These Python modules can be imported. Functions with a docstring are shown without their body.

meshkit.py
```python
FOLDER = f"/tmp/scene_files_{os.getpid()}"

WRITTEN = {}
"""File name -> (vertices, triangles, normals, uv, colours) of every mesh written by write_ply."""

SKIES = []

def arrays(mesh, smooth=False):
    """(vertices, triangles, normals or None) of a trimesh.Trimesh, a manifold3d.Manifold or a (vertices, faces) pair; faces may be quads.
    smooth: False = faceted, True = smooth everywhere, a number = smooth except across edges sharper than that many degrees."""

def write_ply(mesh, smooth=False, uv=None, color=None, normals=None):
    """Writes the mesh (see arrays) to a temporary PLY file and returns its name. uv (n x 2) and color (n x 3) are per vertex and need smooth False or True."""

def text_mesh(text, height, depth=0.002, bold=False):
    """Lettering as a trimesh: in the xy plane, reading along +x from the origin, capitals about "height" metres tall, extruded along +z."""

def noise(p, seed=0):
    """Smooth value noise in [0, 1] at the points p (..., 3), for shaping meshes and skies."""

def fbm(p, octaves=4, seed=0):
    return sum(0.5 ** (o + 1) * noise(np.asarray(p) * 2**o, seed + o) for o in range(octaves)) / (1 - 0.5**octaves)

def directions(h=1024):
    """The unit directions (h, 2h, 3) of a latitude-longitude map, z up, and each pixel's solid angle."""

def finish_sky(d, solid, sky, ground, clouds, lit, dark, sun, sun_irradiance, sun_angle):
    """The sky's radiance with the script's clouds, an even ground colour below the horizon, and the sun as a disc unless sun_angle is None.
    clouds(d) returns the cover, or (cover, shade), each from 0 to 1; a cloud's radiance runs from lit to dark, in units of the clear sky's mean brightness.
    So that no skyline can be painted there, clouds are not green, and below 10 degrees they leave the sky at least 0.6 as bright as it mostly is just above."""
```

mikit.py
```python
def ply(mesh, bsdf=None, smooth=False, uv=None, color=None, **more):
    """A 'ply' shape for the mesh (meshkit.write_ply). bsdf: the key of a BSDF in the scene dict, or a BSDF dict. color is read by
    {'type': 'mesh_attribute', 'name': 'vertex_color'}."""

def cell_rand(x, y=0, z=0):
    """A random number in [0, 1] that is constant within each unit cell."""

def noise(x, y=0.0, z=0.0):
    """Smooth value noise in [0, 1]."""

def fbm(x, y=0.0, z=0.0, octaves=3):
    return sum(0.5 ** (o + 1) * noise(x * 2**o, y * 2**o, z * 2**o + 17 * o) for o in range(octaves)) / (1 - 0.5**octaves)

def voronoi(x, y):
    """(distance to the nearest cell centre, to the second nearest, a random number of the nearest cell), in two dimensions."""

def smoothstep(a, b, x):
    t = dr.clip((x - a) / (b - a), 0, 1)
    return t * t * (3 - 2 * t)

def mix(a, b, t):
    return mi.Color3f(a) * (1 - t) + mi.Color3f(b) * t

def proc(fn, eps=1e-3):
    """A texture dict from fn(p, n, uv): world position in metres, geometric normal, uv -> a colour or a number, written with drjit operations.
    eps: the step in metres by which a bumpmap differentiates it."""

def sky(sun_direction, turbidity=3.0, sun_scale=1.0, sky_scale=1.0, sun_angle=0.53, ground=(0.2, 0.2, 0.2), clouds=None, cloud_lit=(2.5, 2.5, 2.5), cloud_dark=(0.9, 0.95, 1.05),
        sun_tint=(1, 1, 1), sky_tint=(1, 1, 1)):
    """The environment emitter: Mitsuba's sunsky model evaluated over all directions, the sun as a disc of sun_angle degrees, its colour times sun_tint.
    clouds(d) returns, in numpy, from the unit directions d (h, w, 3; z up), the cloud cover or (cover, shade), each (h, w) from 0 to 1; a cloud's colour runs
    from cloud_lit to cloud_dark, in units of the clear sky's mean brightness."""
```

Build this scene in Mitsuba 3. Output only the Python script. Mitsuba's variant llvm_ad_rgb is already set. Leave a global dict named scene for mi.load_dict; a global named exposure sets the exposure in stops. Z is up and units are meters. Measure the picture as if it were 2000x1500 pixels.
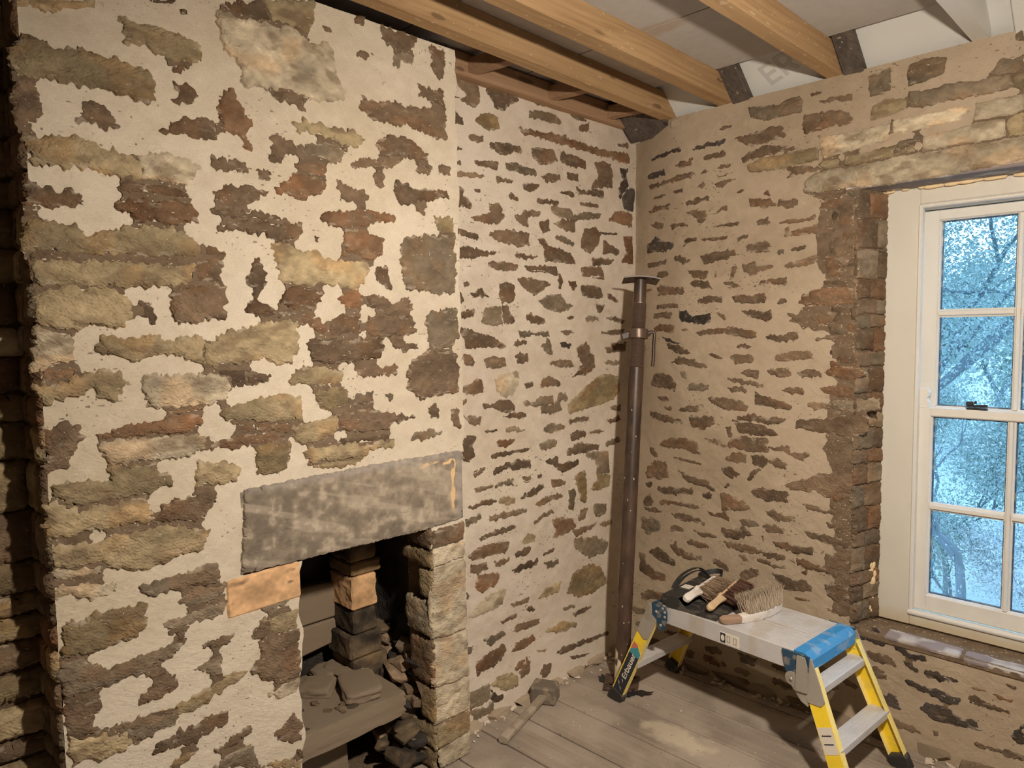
import math, random, numpy as np, trimesh, drjit as dr, mitsuba as mi, mikit, meshkit
import shapely
from shapely.geometry import Polygon, LineString, Point, box as sbox
from shapely.ops import unary_union
from scipy.spatial import Delaunay
from mikit import noise as dnoise, fbm as dfbm, smoothstep, mix, voronoi

T = mi.ScalarTransform4f
scene, labels = {}, {}
rng = np.random.default_rng(7)
random.seed(7)

# ---------------------------------------------------------------- camera, sky, lamp, exposure
# room frame: corner at the origin, x along the window wall, y along the chimney wall (room is y < 0), z up
F_PX = 1397.0
YAW, PITCH, ROLL = np.radians([-44.88, 4.2955, -0.8563])
EYE = np.array([1.9935, -2.7303, 1.5])
_f = np.array([np.sin(YAW) * np.cos(PITCH), np.cos(YAW) * np.cos(PITCH), -np.sin(PITCH)])
_r = np.cross(_f, [0, 0, 1]); _r /= np.linalg.norm(_r)
_u = np.cross(_r, _f)
_up = -np.sin(ROLL) * _r + np.cos(ROLL) * _u
scene['camera'] = {'type': 'perspective', 'fov_axis': 'x', 'fov': float(np.degrees(2 * np.arctan(1000 / F_PX))),
                   'to_world': T().look_at(origin=EYE.tolist(), target=(EYE + _f).tolist(), up=_up.tolist()), 'near_clip': 0.02, 'far_clip': 400.0}


def overcast(d):
    n = meshkit.fbm(d * 3.0, 4, 5)
    return np.clip(0.75 + 0.5 * (n - 0.5), 0, 1), np.clip(0.3 + 0.9 * (n - 0.5), 0, 1)


scene['sky'] = mikit.sky([0.3, 0.5, 0.8], turbidity=6.0, sun_scale=0.0, sky_scale=12.0, ground=(0.2, 0.26, 0.28), clouds=overcast,
                         cloud_lit=(0.52, 0.89, 1.4), cloud_dark=(0.38, 0.71, 1.15), sky_tint=(0.7, 1.0, 1.15))
LAMP = np.array([1.84, -1.73, 2.0])
LAMP_AIM = np.array([-0.55, 0.50, -0.67])       # a small flood light clipped to a joist just above the frame, tilted down at the corner
LAMP_POWER = (12.8, 11.2, 9.1)
exposure = 0.5
# ---------------------------------------------------------------- helpers
def numbered(key):
    if key not in USED:
        USED.add(key)
        return key
    n = COUNT.get(key, 1)
    while True:
        k = '%s_%03d' % (key, n)
        n += 1
        if k not in USED:
            COUNT[key] = n
            USED.add(k)
            return k


USED, COUNT = set(), {}


def obj(name, mesh, m, parent=None, smooth=False, uv=None, **more):
    key = numbered((parent + '__' if parent else '') + name)
    scene[key] = mikit.ply(mesh, m, smooth=smooth, uv=uv, **more)
    return key


def thing(name, label, cat, group=None):
    key = numbered(name)
    tag(key, label, cat, group)
    return key


def tag(key, label=None, cat=None, group=None, kind=None):
    d = labels.setdefault(key, {})
    for k, v in (('label', label), ('category', cat), ('group', group), ('kind', kind)):
        if v:
            d[k] = v
    return key


def cat(*ms):
    ms = [m for a in ms for m in (a if isinstance(a, (list, tuple)) else [a])]
    return trimesh.util.concatenate(ms)


def frame(x, y, z, o):
    m = np.eye(4)
    m[:3, 0], m[:3, 1], m[:3, 2], m[:3, 3] = x, y, z, o
    return m


def unit(v):
    v = np.asarray(v, float)
    return v / np.linalg.norm(v)


def along(a, b, up=(0, 0, 1)):
    """local z runs from a to b"""
    z = unit(np.subtract(b, a))
    x = np.cross(up, z)
    if np.linalg.norm(x) < 1e-6:
        x = np.cross([0, 1, 0], z)
    x = unit(x)
    return frame(x, np.cross(z, x), z, a)


def prism(poly, h, bevel=0.0):
    """extrude a shapely polygon (xy) by h along z, with a chamfer at both ends"""
    if bevel <= 0:
        return trimesh.creation.extrude_polygon(poly, h, engine='earcut')
    import manifold3d as m3
    parts = []
    inner = poly.buffer(-bevel, join_style=2)
    if inner.is_empty or inner.geom_type != 'Polygon':
        return trimesh.creation.extrude_polygon(poly, h, engine='earcut')
    mid = trimesh.creation.extrude_polygon(poly, h - 2 * bevel, engine='earcut')
    mid.apply_translation([0, 0, bevel])
    core = trimesh.creation.extrude_polygon(inner, h, engine='earcut')
    if poly.convex_hull.area / poly.area < 1.001:
        return trimesh.convex.convex_hull(np.vstack([mid.vertices, core.vertices]))
    a = m3.Manifold(m3.Mesh(np.asarray(mid.vertices, np.float32), np.asarray(mid.faces, np.uint32)))
    b = m3.Manifold(m3.Mesh(np.asarray(core.vertices, np.float32), np.asarray(core.faces, np.uint32)))
    r = (a + b).to_mesh()
    return trimesh.Trimesh(r.vert_properties[:, :3], r.tri_verts, process=False)


def cbox(sx, sy, sz, c=0.0, at=(0, 0, 0)):
    """box with chamfered edges, centred at 'at'"""
    h = np.array([sx, sy, sz]) / 2
    if c <= 0:
        m = trimesh.creation.box([sx, sy, sz])
    else:
        c = min(c, 0.45 * min(sx, sy, sz))
        pts = []
        for s in np.array(np.meshgrid([-1, 1], [-1, 1], [-1, 1])).reshape(3, -1).T:
            for k in range(3):
                q = h - c
                q = q.copy()
                q[k] = h[k]
                pts.append(s * q)
        m = trimesh.convex.convex_hull(np.array(pts))
    m.apply_translation(at)
    return m


def bar(a, b, w, t, c=0.002, up=(0, 0, 1)):
    """rectangular bar from a to b; w across (perpendicular to up), t along up"""
    L = np.linalg.norm(np.subtract(b, a))
    m = cbox(w, t, L, c)
    m.apply_translation([0, 0, L / 2])
    m.apply_transform(along(a, b, up))
    return m


def shard(size, seed, n=16):
    """an angular broken stone: the hull of a few random points"""
    g = np.random.default_rng(seed)
    p = g.uniform(-1, 1, (n, 3))
    p = p / np.max(np.abs(p), axis=1, keepdims=True) ** 0.75
    m = trimesh.convex.convex_hull(p / np.abs(p).max(0) * np.array(size) / 2)
    return trimesh.Trimesh(m.vertices, m.faces, process=False)


def tube(pts, r, n=10, caps=True):
    pts = np.asarray(pts, float)
    r = np.broadcast_to(r, (len(pts),)).astype(float)
    t = np.gradient(pts, axis=0)
    t /= np.linalg.norm(t, axis=1, keepdims=True) + 1e-12
    a = np.cross(t[0], [0, 0, 1.0])
    if np.linalg.norm(a) < 1e-3:
        a = np.cross(t[0], [1.0, 0, 0])
    a = unit(a)
    V = []
    ang = np.arange(n) * 2 * np.pi / n
    for i in range(len(pts)):
        a = unit(a - t[i] * np.dot(a, t[i]))
        b = np.cross(t[i], a)
        V.append(pts[i] + r[i] * (np.cos(ang)[:, None] * a + np.sin(ang)[:, None] * b))
    V = np.vstack(V)
    Fc = []
    for i in range(len(pts) - 1):
        for j in range(n):
            p, q = i * n + j, i * n + (j + 1) % n
            Fc += [[p, q, q + n], [p, q + n, p + n]]
    if caps:
        c0, c1 = len(V), len(V) + 1
        V = np.vstack([V, pts[:1], pts[-1:]])
        for j in range(n):
            Fc.append([c0, (j + 1) % n, j])
            k = (len(pts) - 1) * n
            Fc.append([c1, k + j, k + (j + 1) % n])
    return trimesh.Trimesh(V, np.array(Fc), process=False)


def lathe(prof, n=32):
    """profile of (r, z) revolved about z"""
    return trimesh.creation.revolve(np.array(prof, float), sections=n)


def spline(P, n):
    from scipy.interpolate import CubicSpline
    P = np.asarray(P, float)
    s = np.r_[0, np.cumsum(np.linalg.norm(np.diff(P, axis=0), axis=1))]
    return CubicSpline(s, P)(np.linspace(0, s[-1], n))


def rock(size, seed, rough=0.12, round_=0.35, sub=3, scale=3.0):
    """an irregular stone, about 'size', centred at the origin"""
    m = trimesh.creation.icosphere(subdivisions=sub)
    v = np.array(m.vertices)
    k = 1 / np.max(np.abs(v), axis=1, keepdims=True)
    v = v * (round_ + (1 - round_) * np.minimum(k, 1.9) / 1.0)
    n = meshkit.fbm(m.vertices * scale / 2 + seed * 7.3, 3, seed) - 0.5
    v = v * (1 + 2 * rough * n[:, None]) * np.array(size) / 2
    return trimesh.Trimesh(v, m.faces, process=False)


def rot(deg, axis):
    return trimesh.transformations.rotation_matrix(np.radians(deg), axis)


def moved(m, *ops):
    m = m.copy()
    for o in ops:
        if np.ndim(o) == 2:
            m.apply_transform(o)
        else:
            m.apply_translation(o)
    return m


# ---------------------------------------------------------------- materials
def rough(base, r=0.9, spec=0.25, **kw):
    return {'type': 'twosided', 'b': {'type': 'principled', 'base_color': base if isinstance(base, dict) else {'type': 'rgb', 'value': list(base)}, 'roughness': r if isinstance(r, dict) else float(r), 'specular': float(spec), **kw}}


def bump(b, fn, scale, eps=1e-3):
    return {'type': 'twosided', 'b': {'type': 'bumpmap', 'arbitrary': {**mikit.proc(fn, eps), 'raw': True} if False else mikit.proc(fn, eps), 'scale': float(scale), 'bsdf': b['b'] if b['type'] == 'twosided' else b}}


def sel(i, cols):
    out = mi.Color3f(cols[0])
    for k, c in enumerate(cols[1:], 1):
        out = dr.select(i >= k - 0.001, mi.Color3f(c), out)
    return out


TONES = 'tpbrgok'
STONE_COLS = [(0.285, 0.222, 0.134), (0.41, 0.345, 0.25), (0.138, 0.094, 0.061), (0.168, 0.099, 0.058), (0.178, 0.138, 0.096), (0.205, 0.155, 0.088), (0.062, 0.05, 0.043)]


def stone_col(p, n, uv):
    i = dr.floor(uv.x)
    r = uv.x - i
    c = sel(i, STONE_COLS)
    a = dfbm(p.x * 9 + r * 40, p.y * 9, p.z * 13, 3)
    b = dfbm(p.x * 55, p.y * 55 + r * 9, p.z * 55, 3)
    c = c * (0.72 + 0.56 * r) * (0.45 + 1.1 * a) * (0.65 + 0.7 * b)
    c = mix(c, c * mi.Color3f(1.12, 0.92, 0.76), smoothstep(0.55, 0.75, dnoise(p.x * 14 + 5, p.y * 14, p.z * 14)) * 0.6)
    st = smoothstep(0.5, 0.72, dfbm(p.x * 17 + r * 5, p.y * 17 + 2, p.z * 30, 3))
    c = mix(c, dr.minimum(c, mi.Color3f(0.155, 0.108, 0.066)), st * 0.65)
    # lime smears wiped over the face, mostly near its edges
    sm = dfbm(p.x * 38 + 3, p.y * 38, p.z * 70, 3)
    edge = 1 - smoothstep(0.0, 0.8, uv.y)
    smear = smoothstep(0.64 - 0.1 * edge, 0.76 - 0.08 * edge, sm) * (0.15 + 0.4 * edge)
    c = mix(c, (0.42, 0.36, 0.285), smear)
    dots = dnoise(p.x * 210, p.y * 210, p.z * 210)
    c = mix(c, (0.6, 0.52, 0.42), smoothstep(0.9, 0.95, dots) * 0.7)
    return c


def mortar_fn(base, dark, wet):
    def fn(p, n, uv):
        a = dfbm(p.x * 2.2 + 4, p.y * 2.2, p.z * 2.2, 3)
        b = dfbm(p.x * 26, p.y * 26, p.z * 26, 3)
        c = mix(dark, base, smoothstep(0.2, 0.75, a * 0.65 + b * 0.35))
        # pits and grains
        pit = smoothstep(0.82, 0.9, dnoise(p.x * 130, p.y * 130, p.z * 130)) * smoothstep(0.45, 0.62, dfbm(p.x * 5, p.y * 5, p.z * 5 + 9, 2))
        c = mix(c, (0.12, 0.085, 0.06), pit * 0.75)
        g = dnoise(p.x * 300, p.y * 300, p.z * 300)
        return c * (0.93 + 0.14 * g) * mix((1, 1, 1), wet, smoothstep(0.5, 0.8, dfbm(p.x * 1.3, p.y * 1.3 + 7, p.z * 1.0, 2)))
    return fn


def grain_bump(p, n, uv):
    return dfbm(p.x * 60, p.y * 60, p.z * 60, 3) + 0.35 * dnoise(p.x * 260, p.y * 260, p.z * 260)


def earth_col(p, n, uv):
    a = dfbm(p.x * 30, p.y * 30, p.z * 30, 3)
    c = mix((0.10, 0.066, 0.042), (0.2, 0.145, 0.098), a)
    return mix(c, (0.5, 0.42, 0.32), smoothstep(0.84, 0.9, dnoise(p.x * 170, p.y * 170, p.z * 170)) * 0.8)


def timber_fn(base, dark, axis='y'):
    def fn(p, n, uv):
        u, v, w = (p.y, p.x, p.z) if axis == 'y' else (p.x, p.y, p.z)
        wob = dfbm(u * 1.6, v * 9, w * 9, 2) * 0.05
        ring = dfbm(u * 1.4, (v + wob) * 90, (w + wob) * 90, 3)
        a = dfbm(u * 3, v * 12, w * 12, 3)
        c = mix(dark, base, smoothstep(0.18, 0.75, 0.5 * ring + 0.5 * a))
        knot = smoothstep(0.86, 0.92, dnoise(u * 9, v * 26, w * 26))
        c = mix(c, mi.Color3f(dark) * 0.45, knot * 0.7)
        return mix(c, (0.62, 0.5, 0.36), smoothstep(0.86, 0.93, dnoise(u * 60, v * 90, w * 90)) * 0.35)
    return fn


def board_col(p, n, uv):
    r = uv.x
    g = dfbm(p.x * 2.0 + r * 31, p.y * 110, r * 17, 3)
    a = dfbm(p.x * 4 + r * 9, p.y * 7, 2.0, 3)
    c = mix((0.24, 0.195, 0.155), (0.38, 0.315, 0.26), smoothstep(0.2, 0.8, 0.35 * g + 0.65 * a)) * (0.76 + 0.2 * r)
    dust = smoothstep(0.42, 0.72, dfbm(p.x * 6 + 2, p.y * 6, 0, 4)) * 0.6
    c = mix(c, (0.41, 0.345, 0.285), dust)
    d = dr.sqrt(dr.square((p.x - 0.62) / 0.16) + dr.square((p.y + 0.52) / 0.07)) + 0.9 * (dfbm(p.x * 22, p.y * 22, 1, 3) - 0.5)
    c = mix(c, (0.58, 0.5, 0.38), (1 - smoothstep(0.5, 1.1, d)) * 0.6)
    sp = dnoise(p.x * 120, p.y * 120, 3)
    c = mix(c, (0.08, 0.06, 0.05), smoothstep(0.93, 0.97, sp) * 0.5)
    return mix(c, (0.62, 0.54, 0.43), smoothstep(0.94, 0.98, dnoise(p.x * 150 + 9, p.y * 150, 8)) * 0.5)


def lintel_col(p, n, uv):
    a = dfbm(p.y * 7, p.z * 9, 1, 4)
    b = dfbm(p.y * 45, p.z * 45, 2, 3)
    c = mix((0.15, 0.122, 0.095), (0.29, 0.238, 0.18), smoothstep(0.25, 0.75, 0.4 * a + 0.6 * b))
    sc = dfbm(p.y * 10 + p.z * 34, p.z * 6 - p.y * 2, 5, 3)
    c = mix(c, (0.46, 0.39, 0.31), smoothstep(0.58, 0.7, sc) * 0.3 + smoothstep(0.62, 0.75, b) * 0.3)
    # crumbly light patch of old paint along the upper right border
    k = dnoise(p.y * 60, p.z * 60, 3) * 0.012
    up = (1 - smoothstep(0.004, 0.007, dr.abs(p.z - 1.066 + k))) * smoothstep(-1.33, -1.27, p.y) * (1 - smoothstep(-1.166, -1.16, p.y))
    rt = (1 - smoothstep(0.005, 0.008, dr.abs(p.y + 1.166 + k))) * smoothstep(0.885, 0.91, p.z) * (1 - smoothstep(1.066, 1.072, p.z))
    c = mix(c, (0.62, 0.42, 0.23), dr.minimum(1, up + rt) * smoothstep(0.25, 0.4, dnoise(p.y * 40, p.z * 40, 8)))
    edge = smoothstep(1.06, 1.09, p.z) + smoothstep(-1.16, -1.15, p.y)
    return mix(c, (0.3, 0.27, 0.26), dr.minimum(1, edge) * 0.5)


def soot_col(p, n, uv):
    a = dfbm(p.x * 14, p.y * 14, p.z * 14, 3)
    return mix((0.012, 0.010, 0.010), (0.05, 0.042, 0.036), a)


def rubble_col(p, n, uv):
    a = dfbm(p.x * 22, p.y * 22, p.z * 22, 3)
    b = dfbm(p.x * 6, p.y * 6, p.z * 6 + 4, 2)
    c = mix((0.03, 0.024, 0.02), (0.2, 0.145, 0.09), smoothstep(0.3, 0.75, 0.55 * a + 0.45 * b))
    return mix(c, (0.36, 0.22, 0.10), smoothstep(0.58, 0.74, b) * 0.4)


def brick_fn(base):
    def fn(p, n, uv):
        a = dfbm(p.x * 25, p.y * 25, p.z * 25, 3)
        c = mi.Color3f(base) * (0.35 + 1.1 * a) * (0.75 + 0.5 * dfbm(p.x * 70, p.y * 70, p.z * 70, 2))
        return mix(c, (0.10, 0.06, 0.04), smoothstep(0.66, 0.78, dfbm(p.x * 18, p.y * 18 + 3, p.z * 30, 3)) * 0.7)
    return fn


def panel_col(p, n, uv):
    a = dfbm(p.x * 3, p.y * 3, 1, 3)
    c = mix((0.36, 0.335, 0.315), (0.45, 0.425, 0.40), a) * (0.95 + 0.1 * dfbm(p.x * 40, p.y * 40, 2, 2))
    st = dr.sqrt(dr.square((p.x - 0.6) / 0.13) + dr.square((p.y + 0.62) / 0.05)) + 0.6 * (dfbm(p.x * 20, p.y * 20, 5, 3) - 0.5)
    return mix(c, (0.33, 0.25, 0.18), (1 - smoothstep(0.6, 1.2, st)) * 0.6)


def rust_col(p, n, uv):
    a = dfbm(p.x * 40, p.y * 40, p.z * 14, 3)
    b = dfbm(p.x * 12, p.y * 12, p.z * 5, 2)
    c = mix((0.03, 0.018, 0.014), (0.085, 0.05, 0.035), smoothstep(0.25, 0.75, 0.5 * a + 0.5 * b))
    c = mix(c, (0.55, 0.47, 0.35), smoothstep(0.9, 0.94, dnoise(p.x * 90, p.y * 90, p.z * 45)) * 0.8)
    # old cream paint splashed over the foot
    s = smoothstep(0.5, 0.56, dnoise(p.x * 60, p.y * 60, p.z * 22) * 0.4 + 0.6 * smoothstep(0.25, 0.02, p.z) * smoothstep(0.0, 0.012, -(p.y + 0.352) - 0.35 * (p.x - 0.25)))
    return mix(c, (0.62, 0.54, 0.40), s * smoothstep(0.014, 0.022, p.z))


def worn_paint(base, dirt, s=30.0, amount=0.5):
    def fn(p, n, uv):
        a = dfbm(p.x * s, p.y * s, p.z * s, 3)
        c = mi.Color3f(base) * (0.9 + 0.2 * dnoise(p.x * 8, p.y * 8, p.z * 8))
        return mix(c, dirt, smoothstep(0.52, 0.68, a) * amount)
    return fn


def cream_col(p, n, uv):
    c = mi.Color3f(0.54, 0.51, 0.45) * (0.97 + 0.06 * dnoise(p.x * 30, p.y * 30, p.z * 6))
    mould = (1 - smoothstep(0.385, 0.45, p.z + 0.03 * (dfbm(p.x * 30, 1, p.z * 30, 3) - 0.5)))
    return mix(c, (0.45, 0.33, 0.16), mould * 0.55)


def white_paint_col(p, n, uv):
    return mi.Color3f(0.60, 0.58, 0.545) * (0.97 + 0.06 * dnoise(p.x * 40, p.y * 40, p.z * 8))


def deck_col(p, n, uv):
    a = dfbm(p.x * 26, p.y * 26, p.z * 26, 3)
    c = mix((0.48, 0.465, 0.47), (0.6, 0.585, 0.59), a)
    return mix(c, (0.44, 0.38, 0.30), smoothstep(0.58, 0.75, dfbm(p.x * 9 + 4, p.y * 9, 3, 3)) * 0.5)


scene['m_stone'] = bump(rough(mikit.proc(stone_col), 0.9), grain_bump, 0.0075)
scene['m_mortar_pale'] = bump(rough(mikit.proc(mortar_fn((0.585, 0.515, 0.42), (0.46, 0.39, 0.3), (0.95, 0.94, 0.9))), 0.95), grain_bump, 0.003)
scene['m_mortar'] = bump(rough(mikit.proc(mortar_fn((0.6, 0.525, 0.45), (0.47, 0.395, 0.32), (0.92, 0.9, 0.83))), 0.95), grain_bump, 0.003)
scene['m_mortar_tan'] = bump(rough(mikit.proc(mortar_fn((0.405, 0.325, 0.242), (0.315, 0.245, 0.175), (0.95, 0.97, 0.92))), 0.95), grain_bump, 0.003)
scene['m_earth'] = bump(rough(mikit.proc(earth_col), 0.95), grain_bump, 0.006)
scene['m_pine'] = rough(mikit.proc(timber_fn((0.385, 0.25, 0.132), (0.25, 0.15, 0.074))), 0.8)
scene['m_pine_red'] = rough(mikit.proc(timber_fn((0.34, 0.215, 0.13), (0.23, 0.135, 0.08))), 0.8)
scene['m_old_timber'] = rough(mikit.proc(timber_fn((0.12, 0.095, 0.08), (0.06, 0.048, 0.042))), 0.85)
scene['m_board'] = bump(rough(mikit.proc(board_col), 0.85), grain_bump, 0.0015)
scene['m_lintel'] = bump(rough(mikit.proc(lintel_col), 0.9), grain_bump, 0.003)
scene['m_soot'] = bump(rough(mikit.proc(soot_col), 0.8, 0.4), grain_bump, 0.008)
scene['m_rubble'] = bump(rough(mikit.proc(rubble_col), 0.95), grain_bump, 0.004)
scene['m_brick'] = bump(rough(mikit.proc(brick_fn((0.60, 0.37, 0.20))), 0.9), grain_bump, 0.002)
scene['m_brick_brown'] = bump(rough(mikit.proc(brick_fn((0.30, 0.21, 0.14))), 0.9), grain_bump, 0.002)
scene['m_slab'] = bump(rough((0.215, 0.165, 0.118), 0.9), grain_bump, 0.0015)
scene['m_panel'] = rough(mikit.proc(panel_col), 0.8)
scene['m_foil'] = rough((0.6, 0.6, 0.585), 0.6)
scene['m_print'] = rough((0.47, 0.47, 0.46), 0.6)
scene['m_rust'] = rough(mikit.proc(rust_col), 0.42, 0.5)
scene['m_rust_bare'] = rough((0.13, 0.09, 0.07), 0.4, 0.5, metallic=0.5)
scene['m_cream'] = rough(mikit.proc(cream_col), 0.5, 0.4)
scene['m_white'] = rough(mikit.proc(white_paint_col), 0.45, 0.4)
scene['m_plaster'] = rough((0.66, 0.58, 0.48), 0.95)
scene['m_black'] = rough((0.022, 0.021, 0.022), 0.5, 0.4)
scene['m_black_dust'] = rough(mikit.proc(worn_paint((0.03, 0.028, 0.027), (0.13, 0.11, 0.09), 40, 0.5)), 0.6, 0.3)
scene['m_alu'] = rough(mikit.proc(deck_col), 0.45, 0.5, metallic=0.25)
scene['m_yellow'] = rough(mikit.proc(worn_paint((0.78, 0.56, 0.03), (0.5, 0.38, 0.12), 24, 0.35)), 0.45, 0.4)
scene['m_yellow_pale'] = rough(mikit.proc(worn_paint((0.74, 0.62, 0.22), (0.6, 0.52, 0.36), 24, 0.5)), 0.5, 0.4)
scene['m_blue'] = rough(mikit.proc(worn_paint((0.03, 0.22, 0.5), (0.4, 0.42, 0.42), 34, 0.3)), 0.4, 0.5)
scene['m_blue_dark'] = rough(mikit.proc(worn_paint((0.02, 0.055, 0.10), (0.3, 0.26, 0.2), 42, 0.5)), 0.5, 0.4)
scene['m_bracket'] = rough(mikit.proc(worn_paint((0.33, 0.30, 0.26), (0.24, 0.2, 0.15), 20, 0.5)), 0.5, 0.4, metallic=0.2)
scene['m_rivet'] = rough((0.55, 0.52, 0.47), 0.35, 0.5, metallic=0.7)
scene['m_brush_white'] = rough(mikit.proc(worn_paint((0.62, 0.57, 0.52), (0.42, 0.36, 0.3), 40, 0.5)), 0.6)
scene['m_brush_wood'] = rough(mikit.proc(worn_paint((0.56, 0.40, 0.25), (0.42, 0.28, 0.16), 40, 0.4)), 0.6)
scene['m_brush_brown'] = rough((0.30, 0.2, 0.14), 0.6)
scene['m_hair_tan'] = rough((0.22, 0.15, 0.1), 0.7)
scene['m_hair_dark'] = rough((0.085, 0.042, 0.028), 0.7)
scene['m_hair_grey'] = rough((0.34, 0.27, 0.2), 0.8)
scene['m_iron'] = rough(mikit.proc(worn_paint((0.15, 0.12, 0.095), (0.33, 0.27, 0.2), 30, 0.6)), 0.7, 0.4)
scene['m_ash'] = rough(mikit.proc(worn_paint((0.36, 0.30, 0.24), (0.2, 0.16, 0.12), 30, 0.6)), 0.7)
scene['m_glass'] = {'type': 'thindielectric'}
scene['m_drop'] = {'type': 'dielectric', 'int_ior': 1.33}
scene['m_sticker_white'] = rough((0.62, 0.57, 0.5), 0.5)
scene['m_sticker_black'] = rough((0.03, 0.032, 0.04), 0.5)
scene['m_sticker_red'] = rough((0.5, 0.16, 0.12), 0.5)
scene['m_sticker_teal'] = rough((0.06, 0.26, 0.32), 0.5)
scene['m_foam'] = rough((0.70, 0.55, 0.34), 0.9)
scene['m_slate'] = bump(rough(mikit.proc(worn_paint((0.24, 0.2, 0.2), (0.5, 0.47, 0.45), 16, 0.7)), 0.7), grain_bump, 0.004)
scene['m_bark'] = rough((0.22, 0.27, 0.29), 0.9)  # bark and leaf tones paled and blued: the haze is in their colour
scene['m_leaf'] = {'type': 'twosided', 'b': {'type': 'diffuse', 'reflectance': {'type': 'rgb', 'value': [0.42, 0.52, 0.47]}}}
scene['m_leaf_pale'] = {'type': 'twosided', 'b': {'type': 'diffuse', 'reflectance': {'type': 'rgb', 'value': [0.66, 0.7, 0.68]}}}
scene['m_field'] = rough((0.42, 0.5, 0.46), 1.0)
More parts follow.
